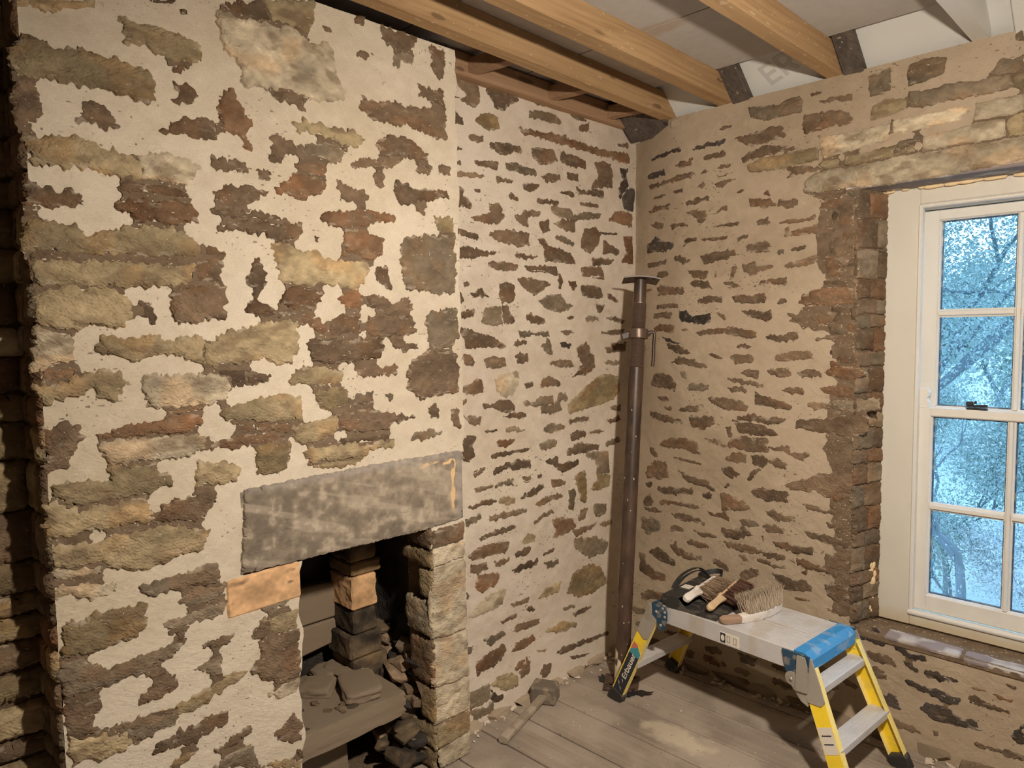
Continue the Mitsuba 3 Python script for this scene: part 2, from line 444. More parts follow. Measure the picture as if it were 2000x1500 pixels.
# outlines of the exposed stones, in millimetres on each wall's plane; first letter: tone
CHIMNEY_STONES = """
b -1903,2351 -1792,2385 -1765,2336 -1855,2325 -1900,2338
t -1787,2387 -1639,2432 -1636,2386 -1659,2338 -1700,2345 -1760,2346
b -1610,2373 -1593,2370 -1580,2360 -1605,2358
b -1506,2443 -1465,2436 -1478,2413 -1501,2411
b -1407,2427 -1347,2426 -1278,2425 -1296,2381 -1336,2370 -1412,2386
b -1220,2416 -1163,2420 -1158,2340 -1180,2316 -1215,2348
b -2078,2298 -2014,2318 -2023,2307 -2074,2295
b -2003,2299 -1986,2302 -1989,2293 -2001,2289
b -1505,2317 -1486,2334 -1456,2335 -1438,2339 -1463,2318 -1493,2313
g -1362,2359 -1316,2373 -1286,2368 -1291,2338 -1337,2345 -1344,2320 -1367,2317
b -1279,2291 -1238,2279 -1166,2289 -1161,2230 -1218,2240 -1266,2256
t -2375,2208 -2195,2263 -2197,2253 -2232,2233 -2305,2206 -2317,2211 -2376,2201
t -2144,2244 -2111,2234 -2069,2238 -2006,2233 -1978,2226 -1952,2229 -1958,2190 -1976,2173 -2033,2169 -2098,2190 -2140,2179 -2132,2201
b -2038,2158 -1997,2170 -1993,2156 -2035,2142
p -1761,2328 -1711,2333 -1681,2323 -1634,2313 -1595,2328 -1579,2313 -1578,2251 -1554,2223 -1541,2192 -1556,2174 -1672,2154 -1673,2160 -1676,2162 -1728,2169 -1765,2158 -1778,2159 -1849,2149 -1861,2201 -1869,2221 -1905,2229 -1907,2274 -1918,2318 -1887,2330 -1855,2321 -1781,2330
b -1496,2157 -1485,2202 -1431,2196 -1354,2214 -1341,2201 -1274,2212 -1219,2218 -1161,2208 -1156,2126 -1221,2131 -1310,2145 -1382,2136 -1451,2146
t -2370,2140 -2343,2151 -2302,2149 -2271,2134 -2226,2145 -2185,2141 -2138,2145 -2113,2136 -2086,2138 -2070,2102 -2074,2061 -2105,2055 -2135,2062 -2175,2067 -2258,2063 -2323,2058 -2381,2062 -2379,2092
b -2032,2119 -2003,2121 -1983,2113 -1966,2104 -1989,2083 -2018,2069 -2038,2073 -2021,2093
r -1921,2117 -1887,2133 -1865,2114 -1854,2090 -1832,2063 -1838,2040 -1859,2027 -1831,1993 -1852,1989 -1874,2020 -1914,2022
b -1773,2151 -1728,2165 -1677,2158 -1673,2119 -1719,2131 -1759,2136
t -1708,2082 -1684,2098 -1664,2088 -1570,2094 -1513,2092 -1478,2076 -1502,2049 -1566,2048 -1670,2066 -1709,2059
b -1435,2078 -1402,2107 -1371,2105 -1338,2111 -1291,2098 -1244,2073 -1245,2049 -1293,2047 -1340,2050 -1430,2038
b -2376,2040 -2348,2052 -2328,2048 -2317,2025 -2310,1997 -2315,1978 -2341,1955 -2375,1956 -2381,1983 -2383,2018
b -2240,2011 -2222,2034 -2191,2025 -2160,2004 -2152,1978 -2179,1975 -2214,1982 -2245,1986
b -2080,1992 -2020,2027 -1969,2050 -1927,2034 -1928,1998 -1959,1992 -1980,1997 -2034,1992
b -1798,1971 -1775,1988 -1748,1983 -1754,1964 -1791,1968
b -1781,2032 -1763,2042 -1723,2029 -1699,1996 -1755,1996 -1782,2005
r -1705,1971 -1663,1985 -1619,1980 -1615,1961 -1626,1945 -1670,1944 -1701,1958
g -1698,2019 -1617,2047 -1572,2045 -1547,2030 -1586,1989 -1688,2002
b -1534,1997 -1492,2021 -1437,2022 -1373,2045 -1347,2039 -1380,2007 -1456,1999 -1511,1986
b -1454,1974 -1419,1979 -1418,1938 -1439,1950
b -1286,2040 -1231,2032 -1239,2009 -1281,2006
b -1206,2047 -1151,2049 -1148,2016 -1189,2016
t -2374,1938 -2345,1940 -2317,1938 -2264,1949 -2196,1932 -2160,1934 -2134,1924 -2113,1894 -2126,1872 -2163,1879 -2213,1876 -2291,1881 -2358,1875 -2376,1885
b -2179,1843 -2156,1862 -2088,1867 -2036,1864 -1995,1848 -2004,1838 -2058,1836 -2116,1841
p -2131,1925 -2064,1946 -2004,1937 -1975,1922 -1993,1894 -2023,1871 -2076,1871 -2124,1872 -2110,1894
b -1948,1952 -1922,1952 -1849,1950 -1852,1927 -1905,1924 -1947,1929
b -1946,1862 -1916,1879 -1847,1890 -1794,1885 -1800,1876 -1853,1851 -1873,1831 -1909,1830 -1944,1845
b -1826,1935 -1806,1945 -1785,1941 -1791,1911 -1812,1919
r -1775,1879 -1754,1914 -1717,1942 -1664,1940 -1621,1936 -1616,1922 -1634,1896 -1666,1887 -1699,1871 -1734,1888
b -1584,1946 -1525,1924 -1495,1923 -1481,1904 -1497,1872 -1520,1887 -1573,1884 -1577,1917
r -1479,1864 -1417,1868 -1379,1864 -1386,1842 -1412,1835 -1462,1840
b -1386,1942 -1369,1965 -1329,1967 -1310,1951 -1261,1957 -1161,1964 -1154,1940 -1227,1929 -1331,1901 -1364,1902
b -1294,1894 -1256,1901 -1264,1881 -1292,1878
o -1222,1877 -1141,1880 -1135,1827 -1194,1822
b -2376,1777 -2348,1774 -2336,1765 -2364,1756
b -2378,1841 -2350,1841 -2323,1827 -2294,1823 -2263,1834 -2238,1807 -2245,1795 -2348,1780 -2375,1781
r -2177,1814 -2151,1823 -2090,1824 -2033,1835 -1989,1810 -1990,1785 -2053,1771 -2131,1771 -2149,1794 -2175,1791
b -1958,1818 -1918,1829 -1854,1825 -1792,1829 -1748,1815 -1763,1806 -1924,1806
b -1943,1781 -1888,1794 -1817,1804 -1763,1802 -1701,1808 -1697,1784 -1714,1764 -1745,1752 -1780,1749 -1809,1772 -1889,1768 -1934,1768
b -1660,1778 -1644,1774 -1650,1759 -1661,1763
r -1647,1832 -1624,1849 -1551,1856 -1503,1866 -1480,1838 -1462,1830 -1511,1810 -1631,1814
r -1564,1806 -1511,1808 -1475,1798 -1420,1787 -1434,1739 -1466,1717 -1514,1729 -1555,1737 -1572,1760
t -2378,1741 -2352,1754 -2324,1755 -2281,1753 -2265,1747 -2248,1731 -2169,1756 -2112,1763 -2053,1764 -2004,1750 -1980,1726 -1994,1699 -2057,1691 -2311,1689 -2375,1687
b -1999,1690 -1929,1697 -1931,1659 -1936,1633 -1997,1633
b -1976,1724 -1945,1726 -1910,1709 -1924,1704 -1973,1701
t -1740,1750 -1710,1731 -1662,1739 -1630,1717 -1556,1711 -1515,1714 -1472,1711 -1499,1653 -1530,1627 -1599,1640 -1660,1643 -1684,1635 -1732,1631 -1760,1639 -1775,1648 -1773,1690 -1793,1749
r -1573,1725 -1570,1751 -1557,1733 -1531,1728
b -1454,1697 -1416,1704 -1404,1673 -1399,1631 -1431,1640 -1455,1660
g -1362,1776 -1335,1799 -1252,1814 -1195,1813 -1135,1824 -1131,1696 -1133,1627 -1200,1625 -1340,1638 -1358,1696
r -2372,1672 -2354,1671 -2350,1648 -2351,1629 -2372,1626 -2374,1646
t -2361,1592 -2282,1613 -2205,1613 -2170,1600 -2153,1568 -2150,1540 -2174,1520 -2217,1528 -2260,1517 -2288,1516 -2342,1523 -2353,1521 -2365,1523
t -2349,1670 -2296,1669 -2117,1675 -2033,1674 -2001,1677 -2005,1639 -2019,1626 -2131,1618 -2347,1614
b -2133,1581 -2114,1577 -2100,1569 -2107,1548 -2099,1528 -2116,1536 -2127,1548
b -2052,1612 -1997,1626 -1928,1624 -1919,1607 -1932,1536 -1980,1540 -2044,1527 -2064,1544
b -1843,1704 -1831,1705 -1814,1665 -1810,1637 -1836,1591 -1803,1573 -1786,1554 -1819,1545 -1871,1563 -1851,1590 -1854,1618 -1862,1653
b -1778,1564 -1732,1571 -1722,1550 -1784,1545
r -1750,1625 -1687,1632 -1639,1619 -1640,1594 -1663,1572 -1732,1574 -1777,1582
r -1589,1595 -1565,1626 -1518,1627 -1501,1597 -1514,1571 -1561,1571
b -1494,1607 -1451,1614 -1388,1594 -1334,1608 -1315,1579 -1322,1546 -1402,1551 -1483,1577
p -2343,1519 -2281,1511 -2275,1490 -2284,1444 -2320,1435 -2344,1431 -2348,1425 -2361,1432 -2363,1480 -2367,1514
t -2235,1465 -2222,1497 -2183,1492 -2114,1501 -2067,1485 -1995,1501 -1985,1484 -1993,1449 -1986,1422 -2027,1441 -2088,1452 -2148,1442 -2207,1452
t -1933,1507 -1882,1513 -1819,1531 -1744,1540 -1721,1531 -1723,1478 -1721,1444 -1749,1414 -1799,1419 -1828,1434 -1896,1420 -1982,1422 -1989,1448 -1983,1473
r -1712,1550 -1680,1555 -1626,1530 -1638,1491 -1671,1506 -1702,1526
b -1591,1548 -1544,1556 -1515,1551 -1516,1504 -1622,1486 -1625,1520 -1622,1532
b -1484,1546 -1402,1546 -1309,1529 -1303,1496 -1398,1490 -1474,1488 -1504,1509
b -1411,1482 -1365,1478 -1346,1459 -1298,1460 -1298,1447 -1339,1437 -1392,1455
g -1270,1552 -1187,1569 -1134,1578 -1129,1477 -1168,1437 -1242,1439 -1262,1485
b -2343,1427 -2315,1431 -2271,1433 -2279,1412 -2286,1405 -2346,1401
t -2359,1394 -2317,1395 -2244,1418 -2208,1420 -2187,1413 -2171,1390 -2182,1358 -2212,1346 -2246,1375 -2343,1347 -2355,1363
p -2148,1401 -2111,1403 -2029,1398 -1965,1404 -1929,1388 -1924,1352 -1941,1326 -2012,1319 -2126,1324 -2137,1350
b -1873,1408 -1855,1396 -1879,1394 -1881,1393 -1882,1390 -1878,1370 -1875,1367 -1851,1368 -1851,1365 -1917,1365 -1925,1393 -1964,1408
b -1878,1390 -1835,1395 -1808,1386 -1816,1373 -1874,1371
t -1750,1378 -1718,1401 -1653,1400 -1603,1390 -1580,1379 -1593,1349 -1655,1345 -1730,1355 -1756,1366
b -1694,1472 -1666,1484 -1523,1479 -1436,1482 -1431,1450 -1464,1415 -1555,1413 -1630,1406 -1674,1418
b -1538,1392 -1490,1395 -1420,1394 -1381,1403 -1382,1368 -1434,1365 -1527,1365
b -1246,1440 -1242,1435 -1182,1434 -1138,1425 -1133,1349 -1134,1290 -1224,1291 -1289,1279 -1343,1316 -1349,1355 -1334,1398 -1263,1440
b -2358,1295 -2305,1303 -2267,1289 -2273,1262 -2292,1229 -2311,1204 -2351,1203 -2362,1235 -2367,1266
r -2186,1285 -2116,1290 -2078,1298 -2075,1297 -1999,1301 -1997,1273 -2036,1256 -2118,1261 -2195,1257 -2231,1261 -2241,1271
b -2083,1316 -1999,1318 -2000,1305 -2076,1301
b -1916,1267 -1855,1261 -1856,1236 -1913,1242
t -1947,1309 -1886,1317 -1852,1328 -1783,1332 -1721,1323 -1717,1293 -1719,1255 -1836,1261 -1944,1275
o -1678,1330 -1610,1340 -1570,1332 -1560,1290 -1624,1275 -1652,1283
g -1554,1290 -1529,1311 -1474,1318 -1478,1281 -1530,1280
g -1430,1306 -1397,1307 -1414,1278
p -2235,1258 -2176,1255 -2098,1254 -2015,1247 -1985,1237 -2004,1203 -2048,1192 -2220,1197 -2233,1229
b -1881,1234 -1795,1225 -1762,1211 -1809,1202 -1858,1203 -1929,1194 -1987,1206 -1982,1218 -1927,1230
o -1844,1199 -1808,1198 -1761,1190 -1763,1143 -1783,1117 -1840,1115 -1860,1118 -1858,1191
b -1755,1253 -1762,1225 -1852,1235 -1852,1263
t -1751,1238 -1692,1242 -1608,1254 -1598,1222 -1621,1199 -1683,1186 -1735,1188
b -1628,1180 -1534,1184 -1421,1182 -1408,1161 -1535,1163
b -1602,1258 -1555,1269 -1469,1259 -1386,1238 -1319,1223 -1407,1213 -1427,1193 -1557,1200 -1592,1211
g -1342,1145 -1321,1170 -1257,1180 -1213,1164 -1221,1153 -1286,1144
b -1262,1243 -1240,1255 -1208,1238 -1219,1216 -1255,1220
b -1167,1234 -1136,1238 -1122,1165 -1160,1181
t -2358,1127 -2332,1130 -2282,1097 -2257,1110 -2210,1099 -2202,1106 -2141,1107 -2134,1085 -2136,1047 -2205,1044 -2256,1047 -2353,1048
t -2299,1169 -2243,1164 -2218,1154 -2218,1166 -2220,1187 -2121,1189 -2114,1169 -2079,1151 -2084,1128 -2133,1114 -2202,1114 -2267,1116 -2299,1113 -2330,1133 -2334,1133 -2339,1166
b -2120,1057 -2103,1075 -2065,1090 -2018,1095 -1992,1103 -1966,1083 -2004,1025 -2089,1033 -2117,1043
t -2022,1144 -2010,1182 -1989,1170 -1953,1170 -1908,1149 -1900,1125 -1919,1110 -1996,1113 -2022,1111
t -1700,1123 -1620,1123 -1527,1119 -1528,1104 -1599,1100 -1684,1107
t -1698,1175 -1586,1168 -1535,1159 -1409,1157 -1407,1146 -1485,1140 -1524,1122 -1620,1127 -1701,1126 -1704,1127 -1715,1143
p -2353,975 -2254,961 -2248,938 -2311,949 -2341,947 -2351,953
t -2350,1032 -2244,1020 -2210,1029 -2133,1029 -2069,1020 -1992,995 -2012,950 -2068,949 -2110,933 -2150,926 -2211,941 -2253,973 -2292,970 -2344,978 -2353,981
p -2342,939 -2263,926 -2213,904 -2251,881 -2313,907 -2340,907
g -2116,896 -2066,896 -2010,904 -1977,898 -1979,855 -2015,854 -2051,860 -2057,856 -2097,860 -2138,858 -2173,868 -2172,889
o -2337,838 -2316,848 -2296,841 -2274,851 -2238,845 -2215,850 -2158,838 -2157,790 -2182,768 -2220,767 -2272,760 -2341,767
g -2059,782 -2050,797 -1956,793 -1967,759 -2038,758 -2065,756 -2068,758 -2102,759 -2105,758 -2105,752 -2106,752 -2113,781
g -2051,856 -1954,839 -1965,814 -2014,805 -2058,804 -2082,820 -2069,839
g -2317,756 -2248,713 -2126,717 -2087,727 -2084,723 -2076,723 -2073,711 -2109,692 -2164,679 -2231,672 -2283,670 -2337,675 -2348,690 -2348,759
b -2162,663 -2125,665 -2117,654 -2148,654
b -2102,755 -2069,754 -2068,727 -2083,727
b -2033,697 -1997,699 -1942,700 -1957,681 -1994,675 -2020,684
b -1883,692 -1847,698 -1839,670 -1867,652 -1893,669
g -1902,758 -1849,765 -1780,763 -1786,729 -1818,729 -1863,738
t -1805,721 -1758,712 -1756,652 -1808,655 -1836,674 -1844,701 -1847,702 -1860,700 -1865,708
b -2337,664 -2271,650 -2266,625 -2280,608 -2288,589 -2262,570 -2276,561 -2302,568 -2335,586 -2345,612 -2342,644
b -2195,621 -2182,608 -2163,628 -2126,646 -2097,643 -2089,616 -2099,599 -2129,595 -2179,593
t -2104,561 -2042,570 -1985,586 -1914,585 -1958,559 -2076,529 -2102,531 -2101,549 -2104,553 -2160,562
g -2049,638 -2011,654 -1982,654 -1965,638 -1984,619 -1981,601 -2013,604 -2024,625
b -1897,579 -1868,626 -1872,641 -1822,651 -1761,649 -1754,574 -1761,517 -1814,514 -1850,531
t -2304,565 -2277,557 -2267,560 -2220,537 -2197,507 -2240,495 -2333,508 -2338,536 -2336,579 -2323,575
g -2236,571 -2105,549 -2107,513 -2140,511 -2191,505 -2217,540 -2265,564 -2259,568
b -2161,460 -2157,474 -2134,490 -2117,461 -2139,454
b -2066,492 -2030,494 -1985,501 -1969,490 -1983,462 -2028,455 -2084,442 -2113,459 -2113,462 -2115,466 -2108,493
p -1856,498 -1804,510 -1761,512 -1763,472 -1815,474
t -2131,409 -2088,428 -2045,425 -2074,409 -2105,397
b -2014,403 -1985,407 -1947,417 -1903,433 -1913,411 -1952,393 -2007,395
b -1836,373 -1775,417 -1758,363 -1764,324 -1816,347
g -2012,354 -1987,378 -1949,383 -1906,377 -1887,296
t -1855,301 -1776,280 -1774,269 -1762,267 -1763,239 -1882,294
b -1775,301 -1761,295 -1757,270 -1771,272
"""
ALCOVE_STONES = """
b -993,2412 -941,2417 -881,2410 -872,2342 -894,2322 -937,2324 -971,2337 -929,2356 -970,2377
b -838,2409 -766,2417 -657,2401 -706,2371 -753,2340 -795,2340 -805,2367 -838,2386
b -583,2408 -541,2414 -498,2409 -550,2398
g -609,2364 -541,2383 -472,2388 -427,2371 -405,2358 -437,2346 -525,2347 -609,2341
b -363,2401 -316,2408 -248,2400 -258,2389 -335,2392
b -287,2374 -233,2387 -239,2359 -278,2340 -297,2354
b -1038,2335 -991,2342 -964,2341 -1032,2329
b -1036,2283 -999,2291 -955,2269 -956,2248 -1034,2244
o -866,2302 -821,2319 -780,2308 -774,2272 -808,2255 -852,2255 -895,2275
r -675,2296 -627,2294 -585,2296 -491,2302 -382,2312 -364,2301 -220,2296 -86,2293 45,2307 67,2262 -65,2258 -269,2269 -438,2271 -491,2276 -585,2279 -635,2267
b -27,2334 45,2350 50,2328 -21,2322
b -1028,2215 -1001,2222 -981,2213 -1015,2200
b -1036,2166 -982,2173 -958,2161 -989,2151 -1037,2148
b -929,2213 -914,2225 -860,2227 -850,2206 -883,2195 -926,2200
b -828,2204 -763,2218 -709,2219 -649,2218 -649,2196 -709,2194 -733,2174 -764,2172 -824,2189
b -595,2224 -544,2235 -456,2238 -439,2200 -510,2169 -545,2167 -595,2193
b -416,2242 -327,2236 -260,2228 -255,2192 -366,2188 -412,2202
b -139,2241 -86,2236 -71,2194 -71,2136 -150,2126 -205,2113 -228,2111 -196,2151 -170,2174 -195,2226
k -17,2230 50,2240 33,2202 50,2158 -12,2092 -23,2136 11,2179
b -1018,2111 -970,2119 -977,2102 -1011,2097
g -1025,2075 -964,2081 -849,2082 -872,2071 -992,2057 -1023,2055
b -906,2126 -841,2139 -780,2142 -789,2109 -834,2113 -892,2110
b -797,2086 -751,2085 -692,2085 -704,2072 -790,2066
g -746,2145 -702,2152 -563,2139 -572,2118 -663,2116 -742,2124
b -656,2073 -606,2085 -555,2086 -555,2074 -615,2050 -648,2057
b -542,2122 -493,2140 -422,2145 -422,2121 -512,2097
b -441,2077 -339,2087 -339,2066 -414,2063
b -380,2156 -309,2163 -309,2133 -376,2130
b -324,2107 -295,2096 -231,2107 -140,2115 -135,2081 -232,2085 -310,2076
k 101,2155 95,2045 21,2051 5,2094 19,2120 42,2145
b -1047,2011 -1000,2023 -959,2018 -973,1990 -952,1987 -921,1973 -929,1951 -988,1950 -1021,1979 -1045,1987
b -909,2024 -880,2028 -880,2014 -909,2016
b -729,2022 -713,2035 -681,2022 -681,2011 -721,2007
b -577,2029 -539,2036 -437,2031 -442,2013 -565,2013
g -487,2008 -414,2010 -359,2004 -350,1981 -272,2007 -156,2010 -172,1986 -331,1964 -369,1967 -478,1979
b -311,2039 -262,2048 -171,2049 -172,2033 -291,2032
r -99,1987 -56,2030 10,2036 77,2037 83,1968 43,1974
b -1038,1876 -990,1875 -895,1857 -899,1836 -956,1847 -1025,1857
b -837,1980 -791,1988 -761,1967 -769,1952 -754,1940 -778,1910 -846,1901 -919,1908 -929,1920 -845,1939 -823,1949
b -836,1862 -802,1881 -755,1888 -716,1889 -618,1886 -627,1840 -669,1828 -717,1836 -810,1840
b -695,1946 -658,1958 -641,1977 -557,1977 -557,1963 -625,1950 -626,1913 -651,1911 -691,1930
b -562,1936 -505,1953 -497,1908 -541,1889
g -471,1886 -407,1892 -342,1867 -351,1854 -444,1871
b -474,1939 -406,1963 -340,1964 -336,1909 -434,1925
b -298,1888 -273,1933 -193,1950 -162,1924 -178,1872 -234,1834 -294,1846
b -162,1930 -35,1935 -46,1924 -152,1922
b -137,1894 -19,1858 -25,1841 -142,1834
r 9,1925 77,1931 88,1798 -3,1807 31,1848
b -1013,1806 -943,1811 -871,1801 -784,1801 -871,1776 -958,1766 -1014,1765
b -702,1795 -653,1801 -569,1798 -637,1779 -694,1787
b -576,1866 -533,1873 -512,1842 -426,1836 -371,1822 -333,1779 -534,1780 -534,1829
b -299,1765 -225,1775 -153,1773 -133,1735 -285,1729
b -230,1813 -174,1816 -63,1813 -90,1792 -215,1776
b -975,1674 -953,1683 -939,1673 -954,1662 -971,1664
b -850,1756 -766,1766 -678,1757 -703,1734 -766,1728 -842,1743
b -695,1707 -621,1707 -483,1692 -536,1667 -597,1642 -647,1663 -688,1690
b -553,1735 -621,1732 -625,1735 -553,1741 -506,1729
b -654,1754 -464,1764 -451,1723 -482,1727 -552,1745 -637,1738
b -446,1741 -419,1712 -433,1664 -452,1666
r -382,1708 -334,1706 -320,1685 -354,1666 -387,1683
b -296,1689 -226,1695 -154,1684 -139,1637 -291,1643
b -133,1720 -215,1726 -221,1728 -137,1731
b -1010,1632 -989,1643 -973,1606 -984,1596 -1008,1611
b -1006,1559 -977,1575 -924,1580 -924,1562 -978,1543 -1006,1546
b -944,1638 -915,1645 -896,1661 -882,1664 -875,1646 -845,1627 -926,1626
g -785,1590 -780,1585 -775,1526 -848,1521 -885,1530 -865,1586
b -795,1681 -752,1688 -712,1672 -709,1628 -738,1605 -781,1604 -788,1648
b -777,1599 -746,1599 -731,1566 -699,1535 -707,1526 -771,1526
g -572,1619 -510,1644 -438,1648 -411,1616 -359,1602 -383,1580 -448,1573 -529,1584
b -186,1607 -123,1611 -134,1582 -186,1569
b -107,1666 -59,1648 -20,1626 -48,1619 -102,1644
b -1000,1512 -951,1511 -908,1489 -856,1483 -757,1442 -765,1431 -857,1437 -974,1432 -977,1469 -1000,1491
g -688,1498 -609,1491 -539,1496 -513,1490 -504,1472 -592,1479 -676,1469
b -649,1555 -616,1569 -590,1555 -530,1549 -530,1526 -565,1520 -641,1537
b -436,1492 -375,1500 -347,1485 -404,1476
b -403,1549 -365,1559 -346,1553 -374,1540
g -272,1556 -186,1559 -166,1537 -268,1534
b -161,1482 -71,1497 29,1497 7,1473 -71,1471
b -113,1550 -48,1560 30,1537 18,1523 -70,1537
b -988,1417 -953,1407 -925,1388 -940,1367 -983,1374
b -881,1397 -836,1400 -766,1392 -763,1364 -798,1352 -867,1355
b -725,1442 -692,1461 -643,1460 -643,1445 -701,1435
b -710,1390 -685,1415 -640,1405 -640,1376 -670,1360 -702,1376
g -492,1400 -523,1398 -558,1432 -522,1454 -527,1470 -503,1468
g -511,1359 -442,1374 -358,1364 -349,1339 -434,1340
k -446,1444 -404,1446 -366,1436 -376,1418 -423,1425
b -323,1419 -259,1449 -229,1397 -204,1371 -199,1326 -280,1298 -359,1293 -320,1319 -290,1349 -319,1394
b -125,1414 -49,1428 40,1436 29,1396 -104,1390
b -992,1295 -956,1303 -905,1322 -890,1310 -888,1266 -943,1259 -992,1273
p -826,1311 -775,1334 -691,1332 -696,1281 -729,1249 -762,1234 -808,1255
b -663,1284 -612,1290 -608,1275 -647,1263
b -570,1261 -552,1295 -507,1311 -444,1277 -444,1258 -499,1268 -543,1259
g -131,1352 -16,1354 -17,1330 -115,1335
b -1056,1205 -1022,1217 -1002,1168 -1010,1131 -1031,1144
b -1014,1241 -972,1245 -979,1230 -1008,1221
b -995,1186 -901,1174 -906,1141 -960,1147 -974,1165
b -848,1213 -793,1231 -730,1220 -714,1196 -728,1178 -740,1177 -878,1207 -907,1229
b -787,1163 -731,1175 -665,1169 -645,1152 -666,1145 -771,1156
g -669,1215 -605,1207 -570,1225 -490,1225 -482,1188 -562,1186 -656,1194
g -444,1237 -393,1218 -398,1200 -445,1191 -436,1160 -483,1146 -563,1153 -567,1182 -480,1184 -478,1187 -479,1192
o -389,1180 -251,1258 -179,1286 -105,1295 -28,1278 -23,1210 -73,1174 -282,1146 -390,1137
b -997,1087 -975,1111 -925,1105 -948,1070 -934,1030 -964,1006 -999,1022 -1005,1061
b -884,1117 -819,1118 -815,1109 -873,1107
r -816,1070 -781,1074 -721,1064 -733,1049 -782,1040 -809,1052
g -776,1116 -716,1119 -658,1095 -675,1091 -764,1101
g -551,1098 -501,1108 -409,1089 -419,1075 -493,1067 -551,1077
b -390,1106 -322,1118 -242,1110 -253,1095 -381,1092
b -122,1085 -29,1096 -13,1074 -95,1066
b -95,1142 -18,1146 -18,1116 -84,1128
b -947,967 -883,982 -946,964
b -947,960 -883,978 -884,967 -944,943
b -852,1016 -821,1026 -626,1017 -652,1009 -750,1008 -845,1003
b -839,938 -830,965 -759,977 -686,981 -635,971 -628,935 -703,943 -768,955
g -574,1029 -511,1042 -461,1030 -476,1004 -548,998 -574,1011
b -376,1048 -323,1061 -268,1049 -274,1024 -353,1014 -372,1029
b -401,976 -324,1004 -171,975 -182,960 -284,954 -392,956
b -243,1039 -170,1048 -139,1034 -181,1026
g -129,980 -30,995 -8,972 -118,959
b -937,905 -840,900 -840,894 -930,885
g -777,913 -728,902 -729,882 -793,892 -832,885 -837,891 -836,896
b -637,878 -671,884 -675,896 -664,883 -635,883
b -679,907 -628,908 -628,887 -662,887
b -589,902 -559,900 -559,885 -585,889
b -549,953 -467,960 -449,927 -325,928 -325,902 -431,887 -477,918
g -274,953 -107,937 -97,836 -183,842 -203,911 -265,932
g -1001,796 -903,799 -911,778 -992,761
b -968,836 -902,846 -825,844 -818,828 -887,827 -954,828
t -786,845 -722,828 -722,805 -779,812 -814,827 -818,837
g -865,780 -779,781 -656,775 -652,762 -740,758 -862,760
b -697,824 -621,852 -550,855 -546,839 -621,816 -681,812
b -605,777 -551,800 -442,800 -433,782 -534,776 -570,764
b -501,868 -450,860 -403,847 -413,832 -497,831
g -389,800 -355,807 -341,779 -357,705 -391,718
o -345,856 -275,878 -266,831 -267,720 -307,734 -326,808
o -202,892 -187,841 -185,839 -95,832 -92,823 -98,777 -173,763 -236,780 -183,824 -209,894
b -920,704 -897,714 -820,720 -716,721 -716,704 -905,696
b -619,713 -553,731 -489,740 -485,723 -553,712 -615,697
r -504,690 -434,695 -367,669 -338,631 -416,615 -500,612 -472,652
o -328,667 -307,702 -257,699 -278,657 -318,652
g -210,710 -120,693 -126,654 -174,637 -211,664
b -963,611 -885,606 -874,578 -931,564 -960,583
b -980,654 -928,670 -822,668 -758,657 -783,619 -861,626 -959,627
b -847,594 -792,592 -759,596 -760,578 -832,570
b -735,602 -659,611 -634,608 -651,582 -719,586
t -693,639 -650,669 -607,650 -616,628 -659,626
b -564,558 -537,567 -487,568 -492,554 -556,553
b -368,618 -288,620 -196,621 -217,605 -339,586
o -175,610 -77,617 -83,591 -153,592
b -1013,513 -984,519 -977,492 -999,482
r -946,540 -924,562 -878,562 -809,541 -841,500 -910,493 -940,510
b -752,541 -694,550 -591,549 -600,527 -728,517
g -556,523 -465,513 -465,494 -530,491
g -358,584 -196,555 -111,515 -133,466 -249,467 -359,545
p -986,417 -934,457 -826,479 -778,472 -804,414 -905,403
b -755,400 -697,399 -651,397 -655,380 -739,384
t -594,378 -540,413 -447,413 -467,374
o -410,352 -370,432 -249,444 -166,406 -112,318 -230,302 -322,308
g -1011,296 -967,298 -972,271 -1005,271
g -907,301 -798,307 -782,284 -878,268
b -829,346 -773,352 -715,350 -724,337 -805,335
b -737,299 -699,306 -587,290 -587,271 -675,268 -737,282
b -669,354 -630,358 -617,336 -648,333
g -440,290 -372,290 -362,274 -430,281
r -955,208 -947,234 -799,254 -792,228 -832,189 -910,187 -956,175
r -764,206 -734,233 -632,236 -624,209 -701,198
g -624,172 -562,154 -572,142 -616,156
t -561,226 -460,238 -353,212 -364,189 -488,196
b -382,254 -293,253 -220,246 -293,234 -363,235
g -1020,132 -948,130 -897,133 -899,68 -1011,69
b -897,116 -869,83 -834,56 -847,43 -893,53
t -897,124 -844,140 -772,127 -748,109 -743,67 -816,72
b -659,159 -663,146 -675,156 -679,157 -712,127 -717,125 -769,131 -736,155
b -735,114 -710,123 -678,153 -659,137 -679,89 -723,91
b -617,76 -582,95 -541,87 -555,54 -591,42
b -424,78 -365,65 -295,51 -336,48 -414,65
b -504,118 -461,130 -294,114 -136,98 -136,84 -305,98 -462,104
g -922,51 -905,57 -897,54 -895,49 -889,48 -900,20 -990,22 -1011,65
b -444,14 -386,13 -275,1 -285,-9 -415,-16
"""
